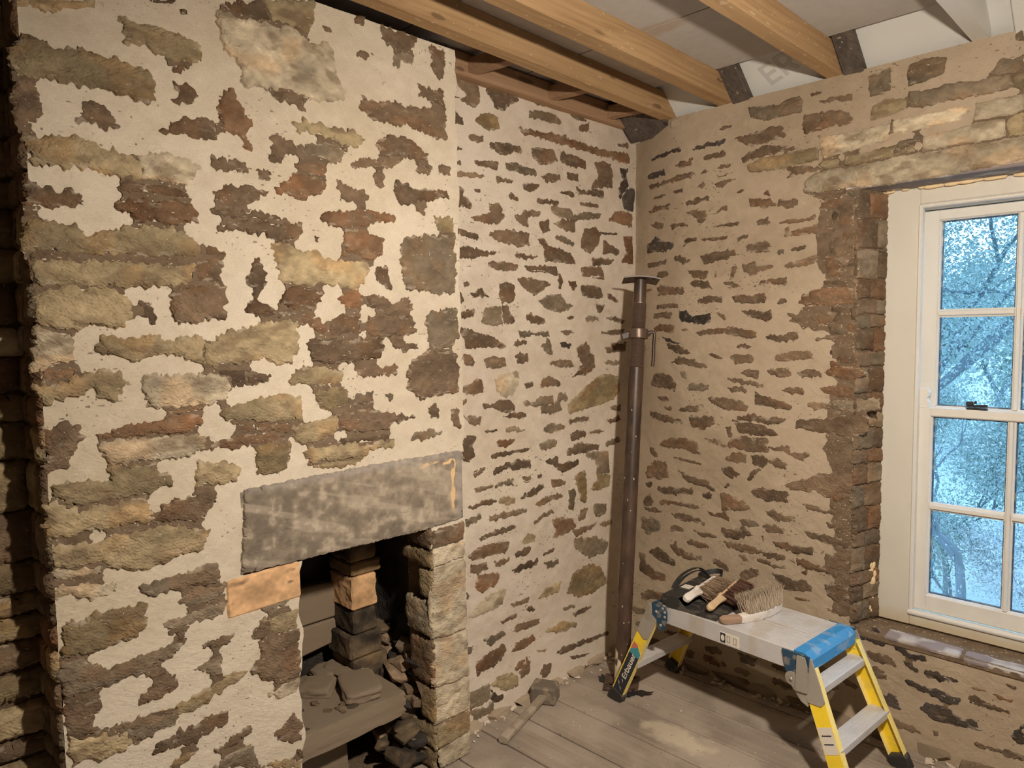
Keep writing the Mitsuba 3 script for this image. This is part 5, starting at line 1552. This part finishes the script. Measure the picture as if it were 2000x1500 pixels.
# ---------------------------------------------------------------- lamp: a small flood light clipped to a joist, just above the frame
lp = thing('flood_lamp', 'small black flood lamp clipped to a ceiling joist and tilted down at the corner', 'lamp')
aim = unit(LAMP_AIM)
MLA = along(LAMP, LAMP + aim)
dk = trimesh.creation.cylinder(.05, .002, sections=40)
dk = trimesh.Trimesh(*[np.vstack([[[0, 0, 0]], np.c_[.05 * np.cos(np.arange(40) * np.pi / 20), .05 * np.sin(np.arange(40) * np.pi / 20), np.zeros(40)]]), np.c_[np.zeros(40, int), 1 + np.arange(40), 1 + (np.arange(40) + 1) % 40]], process=False)
dk.apply_transform(MLA)
scene[numbered(lp + '__lens')] = mikit.ply(dk, 'm_sticker_white', emitter={'type': 'area', 'radiance': {'type': 'rgb', 'value': [float(x) / (np.pi * .05 ** 2) for x in LAMP_POWER]}})
obj('housing', moved(lathe([(.0, -.07), (.03, -.068), (.045, -.04), (.056, -.006), (.058, .003), (.0525, .003), (.0515, -.004), (.0, -.004)], 40), MLA), 'm_black', lp, smooth=30)
obj('arm', tube([LAMP - aim * .06, LAMP - aim * .08 + [0, 0, .05], [1.862, -1.70, 2.30], [1.862, -1.70, 2.397]], .007, 10), 'm_black', lp, smooth=40)
obj('clip', wbox(1.828, 1.892, -1.72, -1.68, 2.39, 2.43, .003), 'm_black', lp)

# ---------------------------------------------------------------- steel prop standing in the corner
pr = thing('steel_prop', 'rusty brown adjustable steel prop leaning in the corner of the two stone walls', 'prop')
B0, B1 = np.array([0.245, -0.345, 0.008]), np.array([0.20, -0.135, 1.712])
ax = unit(B1 - B0)
LP = np.linalg.norm(B1 - B0)
MP = along(B0, B1, (0, -1, 0))


def onprop(m):
    m = m.copy()
    m.apply_transform(MP)
    return m


ZT = 1.335
obj('outer_tube', onprop(lathe([(0, 0), (.031, 0), (.031, ZT), (.0285, ZT)], 40)), 'm_rust', pr, smooth=30)
z = np.arange(ZT, ZT + 0.275, .0028)
prof = [(.0285, ZT)] + [(.0305 if k % 2 else .0283, zz) for k, zz in enumerate(z)] + [(.0285, ZT + .28), (.0, ZT + .28)]
th = onprop(lathe(prof, 28))
obj('thread', th, 'm_rust_bare', pr)
obj('inner_tube', onprop(lathe([(.0, ZT + .27), (.0265, ZT + .27), (.0265, LP - .004), (0, LP - .004)], 32)), 'm_rust', pr, smooth=30)
for zz in (ZT + .11, ZT + .205):
    obj('pin_slot', onprop(moved(trimesh.creation.cylinder(.006, .006, sections=14), rot(90, [0, 1, 0]), rot(-60, [0, 0, 1]), [.0278 * math.cos(math.radians(-60)), .0278 * math.sin(math.radians(-60)), zz])), 'm_black', pr)
cl = onprop(moved(lathe([(.029, -.02), (.042, -.02), (.043, -.014), (.043, .014), (.042, .02), (.029, .02), (.029, -.02)], 36), [0, 0, ZT + .145]))
ck = obj('collar_nut', cl, 'm_rust_bare', pr, smooth=30)
right = unit(np.array([.708, .706, 0]))
toward = unit(np.array([.7, -.7, 0]))
c0 = B0 + ax * (ZT + .145)
hd = spline([c0 + right * .04 + toward * .01, c0 + right * .066 + toward * .012 + [0, 0, .004], c0 + right * .066 + toward * .014 - [0, 0, .03], c0 + right * .063 + toward * .017 - [0, 0, .08], c0 + right * .058 + toward * .02 - [0, 0, .14]], 24)
obj('handle', tube(hd, .0075, 10), 'm_rust', ck, smooth=40)
obj('lug', bar(c0 - right * .035, c0 - right * .072 - [0, 0, .012], .025, .03, .004), 'm_rust', ck)
obj('lug', bar(c0 + right * .03, c0 + right * .052, .022, .024, .004), 'm_rust', ck)
pt = prism(sbox(-.075, -.075, .075, .075).difference(unary_union([Point(a, b).buffer(.008) for a in (-.05, .05) for b in (-.05, .05)])), .006)
v = np.array(pt.subdivide_to_size(.03).vertices)
pt = pt.subdivide_to_size(.03)
v = np.array(pt.vertices)
v[:, 2] -= 1.2 * v[:, 0] ** 2 * 1.2
pt = trimesh.Trimesh(v, pt.faces, process=False)
obj('top_plate', onprop(moved(pt, rot(40, [0, 0, 1]), [0, 0, LP - .004])), 'm_rust', pr)
obj('base_plate', moved(prism(sbox(-.072, -.072, .072, .072).difference(unary_union([Point(a, b).buffer(.009) for a in (-.05, .05) for b in (-.05, .05)])), .006, .001), rot(32, [0, 0, 1]), [B0[0], B0[1], .001]), 'm_rust', pr)
# torn scraps of dark felt round the foot
sc = thing('felt_scrap', 'torn strip of black felt on the floorboards beside the prop foot', 'scrap')
fl_ = []
for (x, y, a, L, w, s) in [(.185, -.372, -25, .11, .045, 1), (.345, -.36, 20, .10, .04, 2), (.318, -.40, 40, .07, .04, 3)]:
    g = Polygon([(L / 2 * math.cos(t) * (1 + .25 * math.sin(5 * t + s)), w / 2 * math.sin(t) * (1 + .3 * math.sin(7 * t + 2 * s))) for t in np.linspace(0, 2 * np.pi, 26)[:-1]]).buffer(0)
    m = prism(g, .0025).subdivide_to_size(.015)
    v = np.array(m.vertices)
    v[:, 2] += .012 * (v[:, 0] / (L / 2)) ** 2 * (v[:, 0] > 0)
    fl_.append(moved(trimesh.Trimesh(v, m.faces, process=False), rot(a, [0, 0, 1]), [x, y, .0015]))
scene[sc] = mikit.ply(fl_[0], 'm_black')
for m, nm in zip(fl_[1:], ('torn strip of black felt curling up right of the platform leg', 'small torn scrap of black felt just right of the platform leg foot')):
    tag(obj('felt_scrap', m, 'm_black'), nm, 'scrap')

# ---------------------------------------------------------------- work platform
wp = thing('work_platform', 'folding work platform with ribbed aluminium deck, blue end caps and yellow legs', 'work platform')
WPM = frame([math.cos(math.radians(-4.5)), math.sin(math.radians(-4.5)), 0], [-math.sin(math.radians(-4.5)), math.cos(math.radians(-4.5)), 0], [0, 0, 1], [.79, -.31, 0])


def onwp(m):
    m = m.copy()
    m.apply_transform(WPM)
    return m


DZ, HL, HW = 0.445, 0.312, 0.157


def plank_profile(v0, v1):
    up = []
    nrib = 13
    w = (v1 - v0 - .012) / nrib
    for k in range(nrib):
        a = v0 + .006 + k * w
        up += [(a, 0), (a + w * .62, 0), (a + w * .66, -.0022), (a + w * .96, -.0022)]
    return Polygon([(v0, -.008), (v0, -.002), (v0 + .002, 0)] + up + [(v1 - .002, 0), (v1, -.002), (v1, -.008)])


for a, b in ((-HW, -.0045), (.0045, HW)):
    m = prism(plank_profile(a, b), 2 * HL - .02)
    m.apply_transform(frame([0, 1, 0], [0, 0, 1], [1, 0, 0], [-HL + .01, 0, DZ]))
    obj('deck_plank', onwp(m), 'm_alu', wp)
for s in (-1, 1):
    rail = cat(cbox(2 * HL - .02, .004, .064, .001, (0, s * (HW - .002), DZ - .036)), cbox(2 * HL - .02, .02, .004, .001, (0, s * (HW - .010), DZ - .066)))
    obj('side_rail', onwp(rail), 'm_alu', wp)
for s in (-1, 1):
    pf = Polygon([(s * x, z) for x, z in [(HL - .048, .003), (HL - .012, .003), (HL + .002, -.004), (HL + .010, -.018), (HL + .012, -.052), (HL + .006, -.058), (HL + .002, -.056), (HL + .003, -.02), (HL - .012, -.003), (HL - .048, -.003)]])
    m = prism(pf, 2 * HW + .004, .001)
    m.apply_transform(frame([1, 0, 0], [0, 0, 1], [0, -1, 0], [0, HW + .002, DZ]))
    obj('end_cap', onwp(m), 'm_blue' if s > 0 else 'm_blue_dark', wp)


def channel(p, q, w, fl, t, side, along_u):
    """C-shaped stile from p (top) to q (foot): web on the outer side, flanges turned inwards"""
    d = unit(np.subtract(q, p))
    L = np.linalg.norm(np.subtract(q, p))
    n = np.array([0, side, 0.0])
    n = unit(n - d * np.dot(n, d))            # outward
    x = np.cross(n, d)
    web = cbox(w, t, L, .0008, (0, -t / 2, L / 2))
    f1 = cbox(t, fl, L, .0008, (w / 2 - t / 2, -fl / 2, L / 2))
    f2 = cbox(t, fl, L, .0008, (-w / 2 + t / 2, -fl / 2, L / 2))
    M = frame(x, n, d, p)
    return [moved(m, M) for m in (web, f1, f2)], M, L


FU, FV = 0.478, 0.200
for su in (-1, 1):
    for sv in (-1, 1):
        p = np.array([su * (HL - .002), sv * (HW + .006), DZ - .045])
        q = np.array([su * FU, sv * FV, 0.0])
        parts, M, L = channel(p, q, .056, .024, .0035, sv, su)
        lk = numbered(wp + '__leg')
        scene[lk] = mikit.ply(onwp(cat(parts[0])), 'm_yellow')
        obj('flange', onwp(parts[1]), 'm_yellow_pale', lk)
        obj('flange', onwp(parts[2]), 'm_yellow_pale', lk)
        ft = cbox(.066, .034, .052, .004, (0, -.013, L - .022))
        obj('foot', onwp(moved(ft, M)), 'm_black_dust', lk)
        # gusset from the deck to the stile
        gs = Polygon([(-.028, -.006), (.028, -.006), (.028, .16), (-.028, .16)]) if False else Polygon([(-.029, -.03), (.029, -.03), (.031, .05), (.029, .105), (.012, .115), (-.029, .10)])
        gm = prism(gs, .004, .0006)
        gm.apply_transform(frame([1, 0, 0], [0, 0, 1], [0, 1, 0], [0, 0, 0]))
        obj('bracket', onwp(moved(gm, M)), 'm_bracket', lk)
        if su > 0:
            dp = sbox(-.026, .235, .026, .335)
            if sv < 0:
                st_ = prism(sbox(-.024, .175, .024, .255), .0008)
                st_.apply_transform(frame([1, 0, 0], [0, 0, 1], [0, 1, 0], [0, .0005, 0]))
                obj('sticker', onwp(moved(st_, M)), 'm_sticker_white', lk)
                for kk, zz in enumerate((.2, .225)):
                    b_ = cbox(.032, .0012, .0035, 0, (0, .0016, zz))
                    obj('print', onwp(moved(b_, M)), 'm_sticker_black', lk)
    for nm, t, w in (('step', 0.54, .062), ('rung', 0.13, .05)):
        if nm == 'rung' and su < 0:
            continue
        u = su * ((HL - .002) + t * (FU - HL + .002))
        z = (DZ - .045) * (1 - t)
        hv = (HW + .006) + t * (FV - HW - .006) - .004
        m = cat(cbox(w, 2 * hv, .004, .001, (u, 0, z)), cbox(.004, 2 * hv, .024, .001, (u + w / 2, 0, z - .010)), cbox(.004, 2 * hv, .024, .001, (u - w / 2, 0, z - .010)),
                *[cbox(.0035, 2 * hv - .004, .0015, 0, (u + x, 0, z + .0025)) for x in np.linspace(-w / 2 + .006, w / 2 - .006, 7)])
        obj(nm, onwp(m), 'm_alu', wp)
    # folding hinges
    for sv in (-1, 1):
        hk = numbered(wp + '__hinge')
        hp = Polygon([(-.034, .0), (.030, .0), (.036, -.012), (.036, -.05), (.024, -.088), (.008, -.1), (-.006, -.094), (-.012, -.062), (-.034, -.045)]) if su < 0 else Polygon([(-.060, .0), (.034, .0), (.034, -.075), (-.046, -.072)])
        m = prism(hp, .006, .001)
        m.apply_transform(frame([1, 0, 0], [0, 0, 1], [0, -1, 0], [0, 0, 0]))
        at = [su * (HL - .038 if su < 0 else HL - .026), sv * (HW + .008) + .003, DZ - .002]
        scene[hk] = mikit.ply(onwp(moved(m, at)), 'm_blue_dark')
        if su > 0:
            lb = prism(unary_union([Point(-.022, -.088).buffer(.021), Polygon([(-.03, -.1), (-.012, -.07), (.03, -.085), (.034, -.16), (.012, -.15)])]).buffer(.002), .004, .0006)
            lv = prism(Polygon([(.0, -.004), (.022, -.004), (.03, -.03), (.032, -.115), (-.004, -.118), (-.002, -.075)]).buffer(.003), .005, .001)
            for mm in (lb, lv):
                mm.apply_transform(frame([1, 0, 0], [0, 0, 1], [0, -1, 0], [0, 0, 0]))
            obj('lock_plate', onwp(moved(lb, [at[0], sv * (HW + .013) + .002, at[2]])), 'm_bracket', hk)
            obj('lever', onwp(moved(lv, [at[0], sv * (HW + .019) + .002, at[2]])), 'm_bracket', hk)
            riv = [(-.022, -.088), (.012, -.104), (.022, -.1)]
            yo = HW + .019
        else:
            riv = [(-.012, -.028), (.018, -.008), (.028, -.02), (.028, -.038), (.008, -.076)]
            yo = HW + .0125
        for a, b in riv:
            r = trimesh.creation.icosphere(subdivisions=1, radius=.006)
            r.apply_scale([1, .45, 1])
            obj('rivet', onwp(moved(r, [at[0] + a, sv * yo, at[2] + b])), 'm_rivet', hk, smooth=True)
# stickers on the deck rail and the printed strip on the near left leg
yf = -(HW + .0006)
for a, b, c, d, m in ((-.055, -.012, -.066, -.014, 'm_sticker_white'),):
    st_ = cbox(.078, .0012, .040, 0, (.025, yf, DZ - .043))
    obj('sticker', onwp(st_), 'm_sticker_white', wp)
    s0 = scene and wp
    obj('print', onwp(cbox(.020, .0012, .034, 0, (-.001, yf - .0006, DZ - .043))), 'm_sticker_black', wp)
    ov = prism(Point(0, 0).buffer(.0085), .0008)
    ov.apply_scale([.85, 1.3, 1])
    obj('print', onwp(moved(ov, frame([1, 0, 0], [0, 0, 1], [0, -1, 0], [-.001, yf - .0009, DZ - .043]))), 'm_sticker_white', wp)
    for x in (.022, .047):
        g = sbox(-.007, -.012, .007, .012).difference(sbox(-.004, -.009, .004, .009))
        obj('print', onwp(moved(prism(g, .0006), frame([1, 0, 0], [0, 0, 1], [0, -1, 0], [x, yf - .0006, DZ - .043]))), 'm_bracket', wp)
p = np.array([-(HL - .002), -(HW + .006), DZ - .045]); qf = np.array([-FU, -FV, 0.0])
_, M, L = channel(p, qf, .056, .024, .0035, -1, -1)
ML_ = frame([0, 0, -1], [-1, 0, 0], [0, 1, 0], [0, .0007, L - .046])      # lettering runs up the leg


def on_leg(shape, h, m, z=0.0):
    k = prism(shape, h) if isinstance(shape, Polygon) else shape
    k = moved(k, [0, 0, z], ML_, M)
    obj('print', onwp(k), m, wp)


LS = 0.235
on_leg(sbox(0, -.027, .185, .022), .0005, 'm_sticker_black')
on_leg(Polygon([(.185, -.027), (.205, -.027), (.225, -.005), (.2, .022), (.185, .022)]), .0005, 'm_sticker_teal')
on_leg(Polygon([(.2, .022), (.225, -.005), (.232, .0), (.236, .022)]), .0005, 'm_sticker_red')
tx = meshkit.text_mesh('Erbauer', 0.021, .0006, True)
e = tx.bounds
tx.apply_scale([.118 / (e[1][0] - e[0][0]), 1, 1])
on_leg(moved(tx, [.068, -.012, 0]), 0, 'm_sticker_white', .0007)
for k, (a, b) in enumerate([(.012, -.012), (.03, .004), (.046, -.008)]):
    on_leg(Polygon([(a, b), (a + .012, b + .004), (a + .016, b + .012), (a + .010, b + .006)]), .0006, 'm_sticker_white', .0007)

# ---------------------------------------------------------------- things lying on the platform
TOP = DZ + .0005


def loft(secs, cap=True):
    """secs: list of closed loops with equal counts"""
    n = len(secs[0])
    V = np.vstack(secs)
    Fc = []
    for i in range(len(secs) - 1):
        for j in range(n):
            a, b = i * n + j, i * n + (j + 1) % n
            Fc += [[a, b, b + n], [a, b + n, a + n]]
    c0, c1 = len(V), len(V) + 1
    V = np.vstack([V, secs[0].mean(0)[None], secs[-1].mean(0)[None]])
    for j in range(n):
        Fc.append([c0, (j + 1) % n, j])
        Fc.append([c1, (len(secs) - 1) * n + j, (len(secs) - 1) * n + (j + 1) % n])
    m = trimesh.Trimesh(V, np.array(Fc), process=False)
    trimesh.repair.fix_normals(m)
    return m


def brush_body(centre, widths, thick, side, up_, n=16):
    """centre: curve; widths: along 'side'; thick: along 'up_'"""
    secs = []
    a = np.linspace(0, 2 * np.pi, n, endpoint=False)
    for c, w, t in zip(centre, widths, thick):
        ca, sa = np.cos(a), np.sin(a)
        secs.append(c + np.outer(w / 2 * np.sign(ca) * np.abs(ca) ** .5, side) + np.outer(t / 2 * np.sign(sa) * np.abs(sa) ** .5, up_))
    return loft(secs)


def bristles(roots, dirs, L, r, rg, per=9, splay=.10, spread=.0035, curl=0.0):
    ms = []
    V, Fc = [], []
    for p, d in zip(roots, dirs):
        for k in range(per):
            e = unit(d + rg.normal(0, splay, 3))
            a = unit(np.cross(e, rg.normal(0, 1, 3)))
            b = np.cross(e, a)
            s = p + rg.normal(0, spread, 3) * .7
            l = L * rg.uniform(.82, 1.08)
            o = len(V)
            mid = s + e * l * .55
            tip = s + unit(e + rg.normal(0, splay * .6, 3)) * l
            for q, rr in ((s, r), (mid, r)):
                for w in range(3):
                    V.append(q + rr * (math.cos(w * 2.094) * a + math.sin(w * 2.094) * b))
            V.append(tip)
            for w in range(3):
                x = (w + 1) % 3
                Fc += [[o + w, o + x, o + 3 + x], [o + w, o + 3 + x, o + 3 + w], [o + 3 + w, o + 3 + x, o + 6]]
    return trimesh.Trimesh(np.array(V), np.array(Fc), process=False)


rg = np.random.default_rng(17)


def hand_brush(label, A, Bp, side, up_, body_m, hair_m, hair_len, hair_dir, curve=0.0, w=(.026, .034, .036), t=.02, handle_frac=.42, end_m=None, splay=.1, rows=4, lift=.004):
    """banister brush: handle from A, stock to Bp, tufts along the stock"""
    k = thing('hand_brush', label, 'brush')
    A, Bp, side, up_ = map(lambda v: np.asarray(v, float), (A, Bp, side, up_))
    n = 26
    s = np.linspace(0, 1, n)
    cen = A + np.outer(s, Bp - A) + np.outer(curve * 4 * s * (1 - s), up_)
    wd = np.interp(s, [0, .02, .06, handle_frac * .55, handle_frac * .9, handle_frac, handle_frac + .06, .97, 1], [w[0] * .5, w[0] * .85, w[0], w[0] * .85, w[0] * .95, w[1], w[2], w[2], w[2] * .8])
    tt = np.interp(s, [0, .03, handle_frac, 1], [t * .6, t, t * .95, t * .85])
    d = unit(Bp - A)
    side = unit(side - d * np.dot(side, d))
    up_ = unit(np.cross(d, side)) * np.sign(np.dot(np.cross(d, side), up_))
    if end_m:
        c = int(n * .26)
        obj('handle', brush_body(cen[:c + 1], wd[:c + 1] * .96, tt[:c + 1] * .96, side, up_), end_m, k, smooth=50)
        obj('stock', brush_body(cen[c:], wd[c:], tt[c:], side, up_), body_m, k, smooth=50)
    else:
        obj('stock', brush_body(cen, wd, tt, side, up_), body_m, k, smooth=50)
    hair_dir = unit(hair_dir)
    roots, dirs = [], []
    across = unit(np.cross(d, hair_dir))
    ww = abs(np.dot(across, side)) * w[2] + abs(np.dot(across, up_)) * t
    for f in np.linspace(handle_frac + .03, .985, 17):
        i = min(int(f * (n - 1)), n - 2)
        c = cen[i] + (cen[i + 1] - cen[i]) * (f * (n - 1) - i)
        for r in np.linspace(-.38, .38, rows):
            roots.append(c + across * ww * r + hair_dir * lift)
            dirs.append(hair_dir + .10 * across * r + d * (f - .72) * .35)
    tag(obj('bristles', bristles(roots, dirs, hair_len, .0016, rg, 20, splay, .0045), hair_m, k), kind='stuff')
    return k


hand_brush('pale dusty hand brush with tan bristles, leftmost of the three, lying in the dustpan', (.601, -.43, TOP + .038), (.604, -.205, TOP + .060), (.8, 0, -.6), (.5, -.2, .8), 'm_brush_white', 'm_hair_tan', .062, (.93, .10, -.30), .0, (.034, .044, .030), .024, .42, None, .07)
hand_brush('bare wood hand brush with dark brown bristles between the two others', (.698, -.428, TOP + .028), (.680, -.165, TOP + .052), (.8, 0, -.6), (.5, -.2, .8), 'm_brush_wood', 'm_hair_dark', .060, (.93, .18, -.28), .0, (.030, .040, .026), .02, .42, None, .06)
hand_brush('whitened curved hand brush with brown handle end, lying with grey bristles upward', (.764, -.462, TOP + .014), (.862, -.200, TOP + .020), (0.2, 0, 1), (.95, -.3, 0), 'm_brush_white', 'm_hair_grey', .072, (-.32, .12, .95), .028, (.032, .036, .038), .030, .32, 'm_brush_brown', .12, 6, .014)

dp = thing('dustpan', 'black dusty dustpan lying under the brushes on the platform', 'dustpan')
PX0, PX1, PY0, PY1 = .507, .742, -.452, -.165
DPM = frame([math.cos(math.radians(-2)), math.sin(math.radians(-2)), 0], [-math.sin(math.radians(-2)), math.cos(math.radians(-2)), 0], [0, 0, 1], [0, 0, 0])
h = .046
side_p = Polygon([(PX0 + .03, 0), (PX0, h * .6), (PX0 + .012, h), (PX0 + .075, h), (PX0 + .11, .012), (PX1, .003), (PX1, 0)])
sides = []
for y in (PY0, PY1 - .003):
    m = prism(side_p, .003)
    m.apply_transform(frame([1, 0, 0], [0, 0, 1], [0, -1, 0], [0, y + .003, TOP]))
    sides.append(m)
tray = [wbox(PX0 + .03, PX1, PY0, PY1, TOP, TOP + .003, .001), wbox(PX0 + .01, PX0 + .078, PY0, PY1, TOP + h - .003, TOP + h, .001)]
bk = prism(Polygon([(PX0 + .03, 0), (PX0, h * .6), (PX0 + .012, h), (PX0 + .015, h - .001), (PX0 + .004, h * .6), (PX0 + .033, 0)]), PY1 - PY0)
bk.apply_transform(frame([1, 0, 0], [0, 0, 1], [0, -1, 0], [0, PY1, TOP]))
scene[dp + '__pan'] = mikit.ply(cat(*sides, *tray, bk), 'm_black_dust')
obj('hood_label', wbox(PX0 + .022, PX0 + .06, -.345, -.305, TOP + h, TOP + h + .0008, 0), 'm_sticker_white', dp)
# black strap looped over the hood of the pan
sp = thing('strap', 'black strap looped up over the back of the dustpan', 'strap')
arc = spline([(.520, -.385, TOP + .05), (.525, -.34, TOP + .085), (.535, -.27, TOP + .100), (.548, -.21, TOP + .085), (.570, -.19, TOP + .050), (.60, -.20, TOP + .052)], 40)
arc2 = arc * [1, 1, 1] + [.012, -.006, -.006]


def ribbon(pts, w, t, wd):
    secs = []
    tan = np.gradient(pts, axis=0)
    for p, g in zip(pts, tan):
        a = unit(np.asarray(wd) - unit(g) * np.dot(wd, unit(g)))
        b = np.cross(unit(g), a)
        secs.append(np.array([p + a * w / 2 + b * t / 2, p - a * w / 2 + b * t / 2, p - a * w / 2 - b * t / 2, p + a * w / 2 - b * t / 2]))
    return loft(secs)


scene[sp] = mikit.ply(cat(ribbon(arc, .013, .003, (1, .2, .1)), ribbon(arc2, .012, .003, (1, .2, .3)), ribbon(spline([(.60, -.20, TOP + .054), (.60, -.15, TOP + .06), (.575, -.12, TOP + .062), (.54, -.13, TOP + .055), (.525, -.2, TOP + .05)], 30), .02, .004, (0, .3, 1))), 'm_black')

# ---------------------------------------------------------------- mallet on the floor
ml = thing('mallet', 'dusty lump hammer with long wooden handle lying on the floorboards by the wall', 'hammer')
MM = frame(unit([.095, .05, 0]), unit([-.05, .095, 0]), [0, 0, 1], [.102, -.668, 0])
hdm = cbox(.104, .082, .072, .008, (0, 0, .037)).subdivide_to_size(.014)
v = np.array(hdm.vertices)
v += .004 * (meshkit.fbm(v * 40, 2, 3) - .5)[:, None] * [1, 1, .4]
obj('head', moved(trimesh.Trimesh(v, hdm.faces, process=False), MM), 'm_iron', ml, smooth=40)
hc = np.array([np.array([.118, -.69, .036]) * (1 - s) + np.array([.196, -1.0, .016]) * s for s in np.linspace(0, 1, 14)])
sd = unit(np.cross(hc[-1] - hc[0], [0, 0, 1]))
obj('handle', brush_body(hc, np.linspace(.030, .036, 14), np.linspace(.022, .026, 14), sd, np.array([0, 0.06, .998])), 'm_ash', ml, smooth=50)
